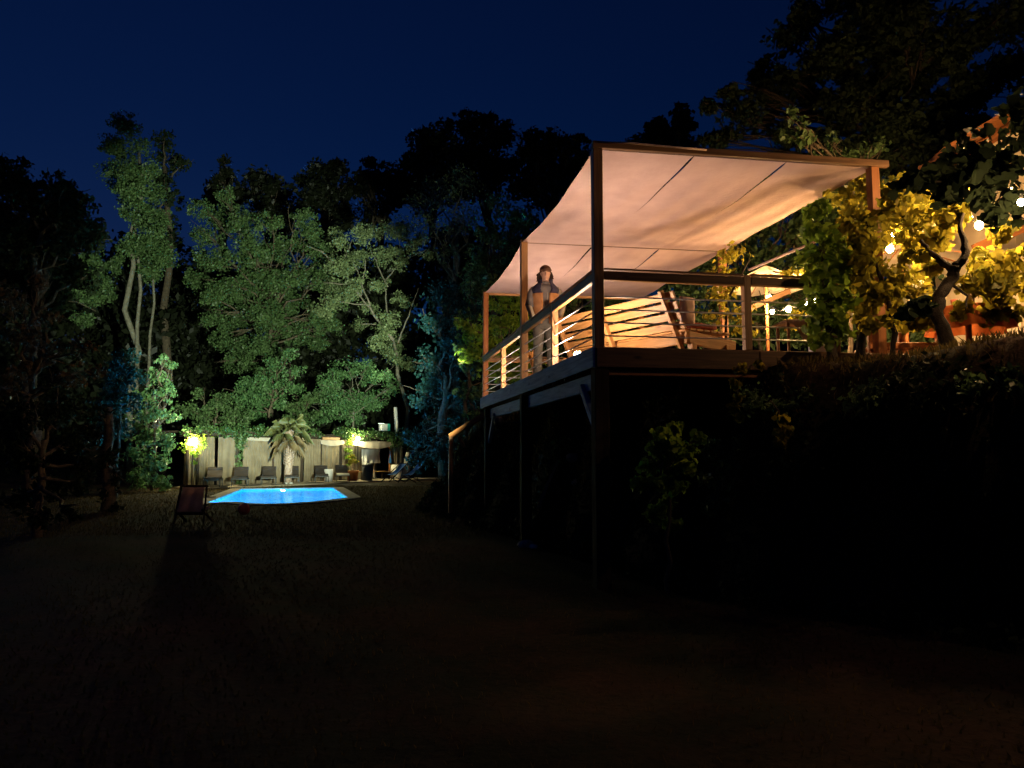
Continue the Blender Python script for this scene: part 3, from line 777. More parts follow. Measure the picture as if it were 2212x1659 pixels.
for dx in (-.1, .42):
    qq = fence(-.35+dx, .55); setp(beam('timber_post', (qq.x,qq.y,-.1), (qq.x,qq.y,1.7), .09, .09, M['dark_wood'], None, up=FD), 'dark upright post just %s the left garden lamp' % ('left of' if dx < 0 else 'right of'), 'post', 'posts below the left lamp')
q = fence(9.85, .62); globe_lamp('glowing garden lamp among bright leaves at the pergola', (q.x,q.y,.05), 2.2, M['globe'], .11)

# flood lamp box on the pergola and the pale pole
M['black_metal'] = mat_plain('black metal', (.03,.03,.03), None, 10, .5, .0)
M['flood'] = mat_emit('flood lamp glass', (.75,1.0,.72), 3.0)
M['white_metal'] = mat_plain('white enamel', (.7,.7,.68), None, 10, .4, .0)
M['teal_paint'] = mat_plain('teal paint', (.05,.42,.33), None, 10, .5, .0)
fl = empty('floodlight', fence(12.5,.1,2.7), 'small white floodlight box with a teal end on the pergola roof', 'floodlight')
Mx = frame_x(fence(12.2,.1,2.98), fence(12.55,.1,2.98)); Mx.translation = fence(12.42,.1,3.02)
MB().box((0,0,0),(.44,.26,.40)).build('housing', M['white_metal'], fl, M=Mx)
Mt = Mx.copy(); Mt.translation = fence(12.75,.1,3.02); MB().box((0,0,0),(.22,.27,.41)).build('end_cap', M['teal_paint'], fl, M=Mt)
beam('bracket', fence(12.4,.1,2.5), fence(12.4,.1,2.82), .05, .05, M['dark_wood'], fl)
Mg = Mx.copy(); Mg.translation = fence(12.42,-.05,3.24); MB().box((0,0,0),(.36,.16,.02)).build('lamp_glass', M['flood'], fl, M=Mg)
def flood(src, tgt, w, ang, parent, col=(.93,1.0,.70), blend=.6):
    ld = bpy.data.lights.new('flood_beam', 'SPOT'); ld.energy = w; ld.spot_size = R(ang); ld.spot_blend = blend; ld.color = col; ld.shadow_soft_size = .12
    o = bpy.data.objects.new('flood_beam', ld); COL.objects.link(o); o.location = src
    o.rotation_euler = (Vector(tgt)-Vector(src)).to_track_quat('-Z','Y').to_euler(); child(o, parent)
flood(fence(12.42,-.05,3.35), at(790,590,50), 2500, 50, fl)
fx = D(-.42,4.1,2.02); f2 = empty('floodlight', fx, 'added unseen floodlight under the deck on the middle post, facing the pool', 'floodlight')  # fixture added, unseen; gives the front light on trees and curtains
fdir = Vector((math.sin(R(-25))*math.cos(R(11)), math.cos(R(-25))*math.cos(R(11)), math.sin(R(11)))); Mq = fdir.to_track_quat('Z','Y').to_matrix().to_4x4(); Mq.translation = fx+fdir*.02
fh = MB().lathe([(.03,-.10),(.07,-.06),(.085,.0),(.09,.03)], 18).build('housing', M['black_metal'], f2, smooth=True, M=Mq)
Mg2 = Mq.copy(); Mg2.translation = fx+fdir*.052; MB().lathe([(.075,0),(.07,.006),(.02,.01)], 18).build('lamp_glass', M['flood'], fh, M=Mg2)
beam('bracket', D(-.065,4.1,2.02), fx, .03, .03, M['black_metal'], f2)
flood(fx+fdir*.09, fx+fdir*10, 92000, 34, f2, (.86,1.0,.70), .45)
b = MB(); b.tube([at(857,945,45.5), at(856,915,45.5), at(854,880,45.5)], [.11,.12,.10], 10)
setp(b.build('bare_pole', M['white_metal'], None, smooth=True), 'short bare white pole rising above the pergola roof', 'pole')

# ------------------------------------------------------------------ palm
pb = Vector((-10.86, 37.45, 0.02)); palm = empty('palm_tree', pb, 'fan palm with shaggy pale trunk standing at the pool', 'palm')
M['palm_trunk'] = mat_plain('pale shaggy palm trunk', (.38,.29,.24), (.18,.12,.09), 9, .9, .6)
b = MB(); pts = [pb+Vector((.05*math.sin(t*2.2),0,t*2.7-.1)) for t in np.linspace(0,1,12)]
b.tube(pts, [.20-.04*t for t in np.linspace(0,1,12)], 14); ptk = b.build('trunk', M['palm_trunk'], palm, smooth=True)
b = MB()
for i in range(150):   # old leaf bases
    z = .9+1.75*(i/150); a = i*2.4; r = .165
    p = pb+Vector((.05*math.sin(z/2.7*2.2)+r*math.cos(a), r*math.sin(a), z)); o = Vector((math.cos(a), math.sin(a), .9)).normalized(); s = Vector((-math.sin(a), math.cos(a), 0))
    w, L = .05, rnd.uniform(.10,.17)
    b.hexa([p-s*w-o*.02, p+s*w-o*.02, p+s*w+Vector((0,0,.03)), p-s*w+Vector((0,0,.03)), p-s*w*.4+o*L, p+s*w*.4+o*L, p+s*w*.4+o*L+Vector((0,0,.02)), p-s*w*.4+o*L+Vector((0,0,.02))])
lb = b.build('leaf_bases', M['palm_trunk'], ptk); lb['kind'] = 'stuff'
top = pts[-1]
def frond(dir_, drop, L, mat, seed):
    rg = random.Random(seed); b = MB(); dir_ = Vector(dir_).normalized(); side = dir_.cross(Vector((0,0,1))).normalized()
    st = top + dir_*.08; hub = st + dir_*L*.5 + Vector((0,0,-drop*.15))
    b.tube([st, st.lerp(hub,.5)+Vector((0,0,.05)), hub], [.02,.015,.012], 5)
    nf = 21
    for k in range(nf):
        a = (k/(nf-1)-.5)*R(230); d = (dir_*math.cos(a)+side*math.sin(a)).normalized()
        l = L*.62*(.75+.25*math.cos(a))*rg.uniform(.9,1.1)
        p1 = hub+d*l*.6+Vector((0,0,-drop*.12*l)); p2 = hub+d*l+Vector((0,0,-(.25+drop*.5)*l)); w = d.cross(Vector((0,0,1))); 
        if w.length < .05: w = side.copy()
        w = w.normalized()*.012
        n0 = len(b.v); b.v += [tuple(hub-w*.3),tuple(hub+w*.3),tuple(p1+w),tuple(p2),tuple(p1-w)]; b.f.append((n0,n0+1,n0+2,n0+3,n0+4))
    b.build('frond', mat, palm)
for i in range(26):
    a = i*2.399; e = 1.05-1.9*(i/26); frond((math.cos(a)*math.cos(e), math.sin(a)*math.cos(e), math.sin(e)), .35+.75*(i/26), rnd.uniform(.8,1.1), M['palm_dry'] if i > 16 else M['palm'], i)
for i, p in enumerate(((-10.85,37.12),(-10.62,37.2))):
    bm = MB().ball((p[0],p[1],.06),(.11,.09,.08),10,7)
    setp(bm.build('stone', M['white_metal'], None, smooth=True), ('white stone at the foot of the palm','small white stone right of the palm foot')[i], 'stone', 'white stones')

# ------------------------------------------------------------------ loungers
M['brown_fabric'] = mat_cloth('dark brown cushion fabric', (.035,.027,.024), (.025,.019,.017), 0, 5)
M['cream_fabric'] = mat_cloth('cream cushion fabric', (.60,.52,.40), None, 0, 5)
def make_lounger(cush):
    r = empty('sun_lounger', (0,0,0))
    for x in (-.32,.32):
        beam('side_rail', (x,-.85,.30), (x,.85,.30), .04, .06, M['black_metal'], r)
        for y in (-.75,.75): beam('leg', (x,y,0), (x,y,.30), .04, .04, M['black_metal'], r)
    beam('cross_bar', (-.32,-.82,.30), (.32,-.82,.30), .04, .05, M['black_metal'], r)
    MB().box((0,-.25,.37),(.62,1.15,.09)).build('seat_cushion', cush, r)
    Mb = Matrix.Translation((0,.58,.55)) @ Matrix.Rotation(R(52),4,'X'); bk = MB().box((0,0,0),(.62,.62,.07)).build('backrest', M['brown_fabric'], r, M=Mb)
    pts = [(-.31,.72,.74),(.31,.72,.74)]; MB().tube(pts, .09, 12).build('head_roll', M['brown_fabric'], bk, smooth=True)
    return r
rz = R(16)
lg = [(.45,'sun lounger farthest left, half hidden by the wooden deck chair'),(1.85,'second sun lounger from the left, before the flat curtain'),(3.45,'brown sun lounger just right of the ivy post'),(4.85,'brown sun lounger just left of the palm trunk'),(6.75,'brown sun lounger just left of the white planter'),(8.2,'sun lounger with a cream seat cushion beside the terracotta pot')]
pr = make_lounger(M['brown_fabric'])
for i, (s, lab) in enumerate(lg):
    q = fence(s, 1.15, .07)
    o = pr if i == 0 else (make_lounger(M['cream_fabric']) if i == 5 else copy_tree(pr, q, rz))
    o.location = q; o.rotation_euler = (0,0,rz); setp(o, lab, 'sun lounger', 'sun loungers along the curtains')

# ------------------------------------------------------------------ pots and furniture by the pergola
def pot(name, label, p, prof, mat, plant=None, cat='planter'):
    t = empty(name, p, label, cat); vs2 = MB().lathe(prof, 24, p).build('vessel', mat, t, smooth=True)
    MB().lathe([(prof[-1][0]*.88,prof[-1][1]-.06),(prof[-1][0]*.5,prof[-1][1]-.05)], 20, p).build('soil', M['bark'], vs2)
    return t
M['white_glaze'] = mat_plain('white glaze', (.72,.68,.66), (.62,.58,.56), 4, .35, .0)
M['terracotta'] = mat_plain('terracotta', (.45,.15,.045), (.34,.10,.03), 6, .8, .2)
q = fence(7.42, .95, .07); pot('planter', 'tall white planter between two sun loungers', q, [(.19,0),(.22,.2),(.23,.62),(.21,.64),(.19,.62)], M['white_glaze'])
q = fence(9.1, 1.0, .07); t = pot('plant_pot', 'orange terracotta pot with a small yellow leafed plant', q, [(.24,0),(.30,.42),(.33,.44),(.33,.52),(.29,.53)], M['terracotta'])
crown('plant', [(q.x-.05,q.y,1.35,.16),(q.x+.12,q.y+.05,1.1,.12),(q.x-.12,q.y-.05,1.05,.10)], .20, 800, M['leaf_gold'], t, 71)
b = MB()
for i in range(5): pp, rr = wiggle((q.x+rnd.uniform(-.08,.08),q.y,.5),(q.x+rnd.uniform(-.15,.15),q.y,1.3),.012,.006,4,.06,i); b.tube(pp, rr, 5)
b.build('stem', M['rail_wood'], t)
q = fence(9.75, 1.45, .05); M['charcoal'] = mat_plain('charcoal plastic', (.05,.06,.075), None, 5, .6, .1)
t = empty('bin', q, 'charcoal upright bin with rounded lid right of the terracotta pot', 'bin')
MB().lathe([(.27,0),(.29,.1),(.29,.78)], 20, q).build('body', M['charcoal'], t, smooth=True); MB().lathe([(.30,.78),(.30,.84),(.18,.92),(.05,.94)], 20, q).build('lid', M['charcoal'], t, smooth=True)
q = fence(12.7, .9, .07); pot('planter', 'round white planter at the end of the wooden bench', q, [(.30,0),(.33,.1),(.33,.78),(.30,.80),(.27,.78)], M['white_glaze'])
t = empty('slatted_bench', fence(11.3,.6,.07), 'low wooden slatted bench in the open bay', 'bench')
for d in np.arange(.35,.95,.12): beam('slat', fence(10.2,d,.50), fence(12.35,d,.50), .09, .035, M['rail_wood'], t)
for s in (10.45,12.1):
    beam('cross_bar', fence(s,.3,.455), fence(s,.95,.455), .07, .05, M['dark_wood'], t)
    for d in (.36,.9): beam('leg', fence(s,d,.06), fence(s,d,.43), .07, .07, M['dark_wood'], t, up=FD)
def hang(label, s0, s1, z0, z1, d, mat, seed):
    def fn(x, y): 
        s = s0+(s1-s0)*x; return fence(s+.04*math.sin(y*5+seed)*(x-.5), d+.03*math.sin(s*16+seed+y*2), z1+(z0-z1)*y)
    setp(MB().grid(fn,14,14).build('hanging_cloth', M[mat], None, smooth=True, solid=.006), label, 'cloth', 'cloths in the open bay')
hang('long white towel hanging in the open bay', 10.95, 11.35, .35, 1.75, -.15, 'white_cloth', 1)
hang('short wide white sheet hung behind the towel', 11.5, 12.7, .95, 1.75, -.35, 'white_cloth', 2)
M['blue_cloth'] = mat_cloth('blue cloth', (.05,.22,.62), None, .1, 4)
hang('narrow blue towel hung on the brown pergola post', 12.96, 13.1, .95, 1.65, .12, 'blue_cloth', 3)
for lab, s, d, k in (('pale board leaning right of the hanging towel',12.0,-.5,.42),('second pale board leaning nearer the pergola post',12.55,-.5,.2)):
    setp(beam('leaning_board', fence(s-k,d,.1), fence(s,d-.2,1.25), .13, .03, M['drape_pale'], None, up=FN), lab, 'board', 'boards leaning in the open bay')
cnt = fence(13.55,1.0,.05)
t = empty('draped_chair', cnt, 'chair covered with a pale pink cloth by the pergola end', 'chair')
def fn(x, y):
    a = 2*math.pi*x; z = 1.55*(1-y); r = .10+.20*y+.03*math.sin(a*5)*y
    return cnt+Vector((r*math.cos(a)-.12*y, r*math.sin(a), z))
MB().grid(fn,30,10).build('cover', M['drape_pale'], t, smooth=True)

# deck chairs
def deck_chair(label, loc, rz_, fab, frame, group=None, recl=42, sling_drop=.05):
    """folding frame chair, sitter facing local +y"""
    r = empty('deck_chair', (0,0,0))
    top_ = Vector((0,-.62,.98)); bot = Vector((0,.52,.14))
    for x in (-.29,.29):
        X_ = Vector((x,0,0)); beam('long_rail', top_+X_, bot+X_+Vector((0,.1,-.07)), .03, .05, frame, r)
        x2 = Vector((x*.88,0,0)); beam('leg', Vector((0,.40,.42))+x2, Vector((0,-.52,.02))+x2, .03, .045, frame, r)
        beam('prop', Vector((0,-.36,.78))+x2, Vector((0,-.16,.14))+x2, .02, .035, frame, r)
    beam('top_bar', top_+Vector((-.31,0,0)), top_+Vector((.31,0,0)), .04, .04, frame, r)
    beam('front_bar', Vector((-.27,.44,.40)), Vector((.27,.44,.40)), .04, .04, frame, r)
    def fn(x, y):
        p = top_.lerp(Vector((0,.42,.42)), y); return p+Vector(((x-.5)*.50, 0, -.16*math.sin(math.pi*y)**.8-.012*math.sin(x*3.1)+.004*math.sin(x*20)))
    MB().grid(fn,10,16).build('sling', fab, r, smooth=True, solid=.008)
    r.location = loc; r.rotation_euler = (0,0,rz_); return setp(r, label, 'deck chair', group)
M['blue_sling'] = mat_cloth('blue sling canvas', (.12,.33,.80), (.09,.25,.62), .25, 4)
deck_chair('blue sling deck chair nearer the wooden bench', (-5.95,39.2,.02), R(140), M['blue_sling'], M['dark_wood'], 'blue deck chairs')
deck_chair('blue sling deck chair farther right in the dark', (-5.05,38.8,.02), R(136), M['blue_sling'], M['dark_wood'], 'blue deck chairs')
M['brown_canvas'] = mat_cloth('brownish pink canvas', (.50,.30,.23), (.30,.17,.12), .1, 3)
# the near chair stands with its back to the camera
cc = Vector((-6.98,16.9,0)); t = empty('folding_chair', cc, 'wooden folding chair with brown canvas back, standing alone on the lawn', 'chair')
def cp(x, y, z): return cc+Vector((x,y,z+gz(cc.x,cc.y)))
for x in (-.30,.30):
    beam('leg', cp(x*1.06,-.10,0), cp(x*.93,.12,.80), .035, .045, M['dark_wood'], t); beam('leg', cp(x,.50,0), cp(x*.95,-.12,.30), .035, .045, M['dark_wood'], t)
    beam('armrest', cp(x*.98,.06,.56), cp(x*.98,.55,.54), .06, .025, M['dark_wood'], t)
beam('top_bar', cp(-.31,.12,.80), cp(.31,.12,.80), .04, .05, M['dark_wood'], t); beam('lower_bar', cp(-.31,-.08,.22), cp(.31,-.08,.22), .04, .06, M['dark_wood'], t)
def fn(x, y):
    w = .235+.045*y; return cp((x-.5)*2*w, .105-.19*y-.02*math.sin(math.pi*y)+.010*math.sin(x*14+y*3), .775-.53*y)
MB().grid(fn,18,14).build('canvas_back', M['brown_canvas'], t, smooth=True, solid=.006)
def fn(x, y): return cp((x-.5)*.5, .0+.48*y, .33-.05*math.sin(math.pi*y))
MB().grid(fn,8,8).build('canvas_seat', M['brown_canvas'], t, smooth=True, solid=.006)
q = at(527,1103,19.2); bm = MB().ball((q.x,q.y,.14),(.15,.15,.145),16,12)
M['red_rubber'] = mat_plain('dull red rubber', (.55,.14,.10), (.45,.10,.07), 5, .5, .05)
setp(bm.build('ball', M['red_rubber'], None, smooth=True), 'dull red ball lying on the grass in front of the pool', 'ball')
# ================================================================== on the deck: lamps
M['floor_lamp'] = mat_emit('floor lamp dome', (1.0,.73,.54), 2100)
M['floor_lamp_low'] = mat_emit('low floor lamp dome', (1.0,.72,.52), 1850)
def floor_lamp(label, p, em, r=.06):
    o = empty('floor_lamp', p, label, 'lamp', 'lamps on the deck floor')
    MB().lathe([(r*1.15,0),(r*1.2,.03),(r*1.05,.05)], 18, p).build('base', M['white_metal'], o, smooth=True)
    MB().lathe([(r,.05),(r*.97,.062),(r*.78,.080),(r*.3,.092),(r*.05,.094)], 18, p).build('dome', em, o, smooth=True)
floor_lamp('round white lamp on the deck floor behind the pine bench', D(.15,1.35,DZ+.03), M['floor_lamp_low'], .065)
floor_lamp('round lamp on the deck floor beside the carved figure', D(.50,5.6,DZ+.0), M['floor_lamp'], .065)

# ------------------------------------------------------------------ bench
BL, BR = Vector((.86,11.90,DZ)), Vector((2.26,9.82,DZ)); bd = (BR-BL).normalized(); bs = Vector((-bd.y, bd.x, 0)); LEN = (BR-BL).length
bench = empty('pine_bench', BL, 'long pine bench seen from behind on the raised deck', 'bench')
def Bp(t, s, z): return BL+bd*t+bs*s+Vector((0,0,z))
def back(z): return .02-.26*(z-.30)/.55      # the backrest leans out over its foot
for t_ in (.10,1.1,LEN-.16):
    bp_ = beam('back_post', Bp(t_,back(.02)-.02,.0), Bp(t_,back(.84)-.075,.86), .07, .055, M['pine'], bench, up=bd)
    for z in (.795,.672,.549,.426): MB().ball(Bp(t_,back(z)-.062,z),(.008,.008,.008),8,6).build('bolt', M['black_metal'], bp_)
tilt = (Bp(0,back(.85),.85)-Bp(0,back(.3),.3)).normalized()
for i, z in enumerate((.795,.672,.549,.426)):
    beam('back_board', Bp(.0,back(z),z), Bp(LEN,back(z),z), .03, .104, M['pine'], bench, up=tilt)
beam('seat_rail', Bp(.02,.06,.27), Bp(LEN,.06,.27), .04, .16, M['pine'], bench)
for s in np.arange(.12,.78,.13): beam('seat_slat', Bp(.0,s,.375), Bp(LEN,s,.375), .115, .03, M['pine'], bench)
for t_ in (.05,LEN-.03):
    beam('seat_side', Bp(t_,.0,.27), Bp(t_,.95,.20), .045, .17, M['pine'], bench)
    beam('leg', Bp(t_,.78,.0), Bp(t_,.78,.22), .09, .09, M['pine'], bench, up=bd)
    beam('leg', Bp(t_,.12,.0), Bp(t_,.12,.20), .09, .09, M['pine'], bench, up=bd)
M['red_fabric'] = mat_cloth('dark red cushion', (.20,.05,.035), (.14,.035,.025), 0, 6); M['pink_fabric'] = mat_cloth('pale pink cushion', (.55,.40,.36), None, 0, 6)
def cushion(label, c, dims, rot, mat):
    bm = bmesh.new(); bmesh.ops.create_cube(bm, size=1); bmesh.ops.subdivide_edges(bm, edges=bm.edges, cuts=5, use_grid_fill=True)
    for v_ in bm.verts:
        x, y, z = v_.co*2; k = (1-x**4)*(1-y**4); v_.co = Vector((x*dims[0]/2*(1-.05*(1-k)), y*dims[1]/2, z*dims[2]/2*(.35+.65*k)))
    me = bpy.data.meshes.new('cushion'); bm.to_mesh(me); bm.free()
    Mx_ = rot.to_4x4(); Mx_.translation = c; setp(link('cushion', me, mat, None, Mx_, True), label, 'cushion', 'cushions on the pine bench')
Rb = Matrix((bd, bs, Vector((0,0,1)))).transposed()
Rc = Matrix((bs, Vector((0,0,1)), bd)).transposed()
cushion('dark red seat cushion at the near end of the pine bench', Bp(LEN-.35,.42,.455), (.55,.5,.13), Rb, M['red_fabric'])
cushion('pale pink cushion propped at the near end of the bench back', Bp(LEN-.02,.03,.62), (.26,.34,.09), Rc, M['pink_fabric'])

# carved figure on a block
fp = D(.28,4.62,DZ); fig = empty('carved_figure', fp, 'small pale carved animal figure with a shaggy mane on a wooden block', 'figurine')
beam('block', fp+Vector((-.10,0,.08)), fp+Vector((.10,0,.08)), .18, .16, M['pine'], fig)
b = MB(); b.tube([fp+Vector((.05,0,.14)), fp+Vector((.03,0,.26)), fp+Vector((-.02,-.01,.40)), fp+Vector((-.06,-.02,.50)), fp+Vector((-.11,-.05,.50)), fp+Vector((-.17,-.09,.44))], [.075,.07,.055,.06,.05,.028], 10)
for sx in (-.02,.03): b.tube([fp+Vector((-.05+sx,.0,.53)), fp+Vector((-.05+sx*1.4,.01,.59))], [.018,.004], 6)
b.build('body', M['pine'], fig, smooth=True)
M['mane'] = mat_plain('cream wool', (.75,.68,.55), None, 20, .9, .3); b = MB(); rg = random.Random(4)
for i in range(70):
    t_ = rg.random(); p0 = (fp+Vector((.06,.01,.16))).lerp(fp+Vector((-.03,.02,.54)), t_)+Vector((rg.uniform(0,.05),rg.uniform(-.03,.04),0)); b.tube([p0, p0+Vector((rg.uniform(.02,.07),rg.uniform(-.03,.05),rg.uniform(-.06,.02)))], [.010,.003], 4)
mn = b.build('mane', M['mane'], fig); mn['kind'] = 'stuff'

# stair rail going down at the back left corner
st = empty('stair_rail', at(970,950,17.6), 'orange lit timber stair rail sloping down behind the deck', 'railing')
beam('handrail', at(1052,893,17.3), at(972,942,17.9), .08, .11, M['orange_wood'], st)
beam('post', at(974,942,17.9), Vector((at(974,942,17.9).x, 17.9, gz(at(974,942,17.9).x,17.9)-.1)), .09, .09, M['orange_wood'], st, up=DV)
beam('brace', at(992,945,17.8), at(1003,966,17.75), .06, .07, M['orange_wood'], st)
setp(beam('leaning_pole', at(1163,1100,12.9), at(1212,985,13.6), .07, .07, M['rail_wood'], None), 'rough wooden pole leaning against the bank under the deck', 'pole')

# ================================================================== person
def build_person():
    P0 = D(.26,3.72,DZ); root = empty('person', P0, 'person in a cap and brown vest leaning on the deck rail', 'person')
    face = math.atan2(-P0.x-.35, P0.y)   # turned to the camera
    RM = Matrix.Translation(P0) @ Matrix.Rotation(-face*1.0, 4, 'Z')
    V = Vector
    def el(b, rings, n=20):
        """loft through rings (x, y, z, rx, ry)"""
        base = len(b.v)
        for (x,y,z,rx,ry) in rings:
            for k in range(n):
                a = 2*math.pi*k/n; c_, s_ = math.cos(a), math.sin(a)
                b.v.append((x+rx*math.copysign(abs(c_)**.85,c_), y+ry*math.copysign(abs(s_)**.85,s_), z))
        for i in range(len(rings)-1):
            for k in range(n):
                q = base+i*n; k2 = (k+1)%n; b.f.append((q+k,q+k2,q+n+k2,q+n+k))
        b.f.append(tuple(base+k for k in range(n))[::-1]); e = base+(len(rings)-1)*n; b.f.append(tuple(e+k for k in range(n)))
    lean = -.10
    torso = [(0,0,.86,.15,.105),(0,0,.96,.165,.115),(0,lean*.25,1.08,.145,.10),(0,lean*.5,1.2,.155,.105),(0,lean*.75,1.33,.185,.115),(0,lean*.95,1.44,.185,.10),(0,lean*1.1,1.52,.11,.075),(0,lean*1.2,1.56,.065,.06)]
    hz, hy = 1.70, lean*1.45
    b = MB(); el(b, torso)
    b.tube([V((0,lean*1.1,1.5)), V((0,lean*1.35,1.62))], [.062,.058], 14)
    b.ball((0,hy+.01,hz+.025),(.084,.100,.108),18,14); b.ball((0,hy-.03,hz-.045),(.066,.064,.075),16,12); b.ball((0,hy-.06,hz-.105),(.03,.025,.024),10,8)
    b.tube([V((0,hy-.088,hz+.025)),V((0,hy-.104,hz-.005)),V((0,hy-.116,hz-.028)),V((0,hy-.092,hz-.038))],[.008,.010,.013,.009],10)
    b.ball((0,hy-.082,hz-.068),(.026,.014,.010),10,6); b.ball((0,hy-.080,hz-.084),(.023,.013,.009),10,6); b.ball((0,hy-.072,hz+.046),(.060,.016,.012),12,6)
    for sx in (-1,1): b.ball((sx*.079,hy+.015,hz-.005),(.012,.022,.034),8,8)
    arms = {}
    for sx in (-1,1):
        sh = V((sx*.205,lean*.9,1.44)); 
        if sx < 0: elb, wr = V((-.27,-.10,1.17)), V((-.20,-.20,.945))
        else: elb, wr = V((.285,-.12,1.18)), V((.23,-.26,.965))
        b.tube([V((sx*.12,lean*.9,1.44)), sh, sh.lerp(elb,.5), elb, elb.lerp(wr,.35), wr], [.06,.062,.05,.042,.041,.028], 12)
        pl = (wr-elb).normalized(); pal = wr+pl*.05; b.tube([wr, wr+pl*.04, wr+pl*.085], [(.028,.022),(.042,.02),(.04,.018)], 10)
        for k in range(4):
            off = V((-.030+.02*k,0,0)); L_ = (.062,.072,.07,.055)[k]; f0 = wr+pl*.075+off
            f1 = f0+(pl*.6+V((0,-.6,-.1))).normalized()*L_*.55; f2 = f1+V((0,-.45,-.85)).normalized()*L_*.5; b.tube([f0,f1,f2],[.0095,.009,.0075],8)
        t0 = wr+pl*.03+V((-sx*.03,0,0)); b.tube([t0,t0+V((-sx*.03,-.025,-.01)),t0+V((-sx*.035,-.05,-.03))],[.012,.011,.008],8)
        arms[sx] = (sh, elb, wr)
        hp, kn, an = V((sx*.095,0,.90)), V((sx*.11,-.025,.49)), V((sx*.12,.01,.09))
        b.tube([hp, hp.lerp(kn,.5), kn, kn.lerp(an,.4), an],[.092,.078,.058,.054,.038],14)
        b.tube([an+V((0,.04,-.04)), an+V((0,-.06,-.05)), an+V((0,-.17,-.065))],[.042,.042,.03],10)
    me = b.mesh('body_cage'); tmp = bpy.data.objects.new('body_cage', me); COL.objects.link(tmp)
    md = tmp.modifiers.new('r','REMESH'); md.mode = 'VOXEL'; md.voxel_size = .0065
    sm = tmp.modifiers.new('s','SMOOTH'); sm.iterations = 2; sm.factor = .5
    dg = bpy.context.evaluated_depsgraph_get(); body = bpy.data.meshes.new_from_object(tmp.evaluated_get(dg)); body.name = 'body'
    bpy.data.objects.remove(tmp)
    skin = mat_plain('skin', (.60,.36,.27), (.52,.29,.21), 8, .5, .05); body.materials.clear()
    bod = link('body', body, skin, root, RM, True)
    # clothes
    def grow(rings, g): return [(x,y,z,rx+g,ry+g) for x,y,z,rx,ry in rings]
    shirtm = mat_cloth('grey shirt', (.23,.20,.19), (.16,.14,.13), 0, 9); vestm = mat_cloth('brown quilted vest', (.42,.20,.09), (.30,.14,.06), 0, 8); navy = mat_cloth('navy yoke', (.045,.04,.075), (.03,.028,.05), 0, 8)
    trm = mat_cloth('grey trousers', (.20,.19,.165), (.11,.105,.095), 0, 7, 700, .5); bei = mat_cloth('beige sleeve', (.45,.38,.29), None, 0, 9); capm = mat_cloth('dark brown cap', (.17,.09,.06), (.12,.065,.045), 0, 12)
    b = MB(); el(b, grow(torso[1:7], .012)); b.tube([V((0,lean*1.1,1.50)),V((0,lean*1.25,1.575))],[.082,.074],16,cap=False)
    for sx in (-1,1):
        sh, elb, wr = arms[sx]; b.tube([V((sx*.07,lean,1.475)), V((sx*.14,lean*.95,1.468)), V((sx*.195,lean*.9,1.435)), V((sx*.222,lean*.9,1.385)), sh.lerp(elb,.5), sh.lerp(elb,.98)], [.05,.062,.068,.068,.064,.066], 14)
    sho = b.build('shirt', shirtm, root, smooth=True, M=RM)
    for sx in (-1,1):
        sh, elb, wr = arms[sx]; MB().tube([sh.lerp(elb,.8), elb, elb.lerp(wr,.5), wr], [.054,.053,.047,.038], 12).build('sleeve', bei, sho, smooth=True, M=RM)
    def shell(rings, gap0, gap1, g, name, mat):
        b = MB(); n = 40
        def fn(x, y):
            f = y*(len(rings)-1); i = min(int(f), len(rings)-2); t = f-i; r0, r1 = rings[i], rings[i+1]
            q = [a_+(c_-a_)*t for a_, c_ in zip(r0, r1)]; gap = gap0+(gap1-gap0)*y
            a = -math.pi/2+gap+(2*math.pi-2*gap)*x; puff = g+.008*abs(math.sin(q[2]*34))
            c_, s_ = math.cos(a), math.sin(a)
            return (q[0]+(q[3]+puff)*math.copysign(abs(c_)**.85,c_), q[1]+(q[4]+puff)*math.copysign(abs(s_)**.85,s_), q[2])
        b.grid(fn, n, 26); b.build(name, mat, root, smooth=True, solid=.012, M=RM)
    shell([(0,0,.88,.165,.115)]+torso[1:5]+[(0,lean*.82,1.37,.187,.113)], .22, .16, .036, 'vest', vestm)
    shell([(0,lean*.82,1.37,.187,.113),(0,lean*.88,1.405,.19,.110),(0,lean*.95,1.445,.19,.104),(0,lean*1.05,1.50,.14,.085),(0,lean*1.15,1.55,.085,.068),(0,lean*1.2,1.60,.080,.066)], .24, .5, .034, 'vest_yoke', navy)
    MB().tube([V((.03,-.16,1.02)),V((.02,-.185,1.2)),V((.03,-.20,1.36)),V((.05,-.19,1.5)),V((.055,-.17,1.58))], .006, 6).build('drawcord', bei, root, smooth=True, M=RM)
    b = MB(); el(b, [(0,0,.80,.165,.115),(0,0,.88,.172,.122),(0,0,.97,.17,.12)])
    for sx in (-1,1):
        hp, kn, an = V((sx*.095,0,.90)), V((sx*.11,-.025,.49)), V((sx*.12,.01,.07)); b.tube([hp, hp.lerp(kn,.5), kn, kn.lerp(an,.5), an],[.105,.094,.08,.074,.07],16)
    b.build('trousers', trm, root, smooth=True, M=RM)
    for sx in (-1,1):
        an = V((sx*.12,.01,.09)); MB().tube([an+V((0,.06,-.04)), an+V((0,-.04,-.045)), an+V((0,-.14,-.06)), an+V((0,-.19,-.07))],[.045,.05,.042,.022],12).build('shoe', capm, root, smooth=True, M=RM)
    b = MB(); b.ball((0,hy+.015,hz+.062),(.098,.114,.090),20,12); cpo = b.build('cap', capm, root, smooth=True, M=RM)
    def fn(x, y):
        a = -math.pi/2+(x-.5)*R(130); rr = .088+.055*y*math.cos((x-.5)*2.2)
        return (rr*math.cos(a), hy+.0+rr*1.12*math.sin(a)+.01, hz+.068-.012*y-.008*(2*x-1)**2)
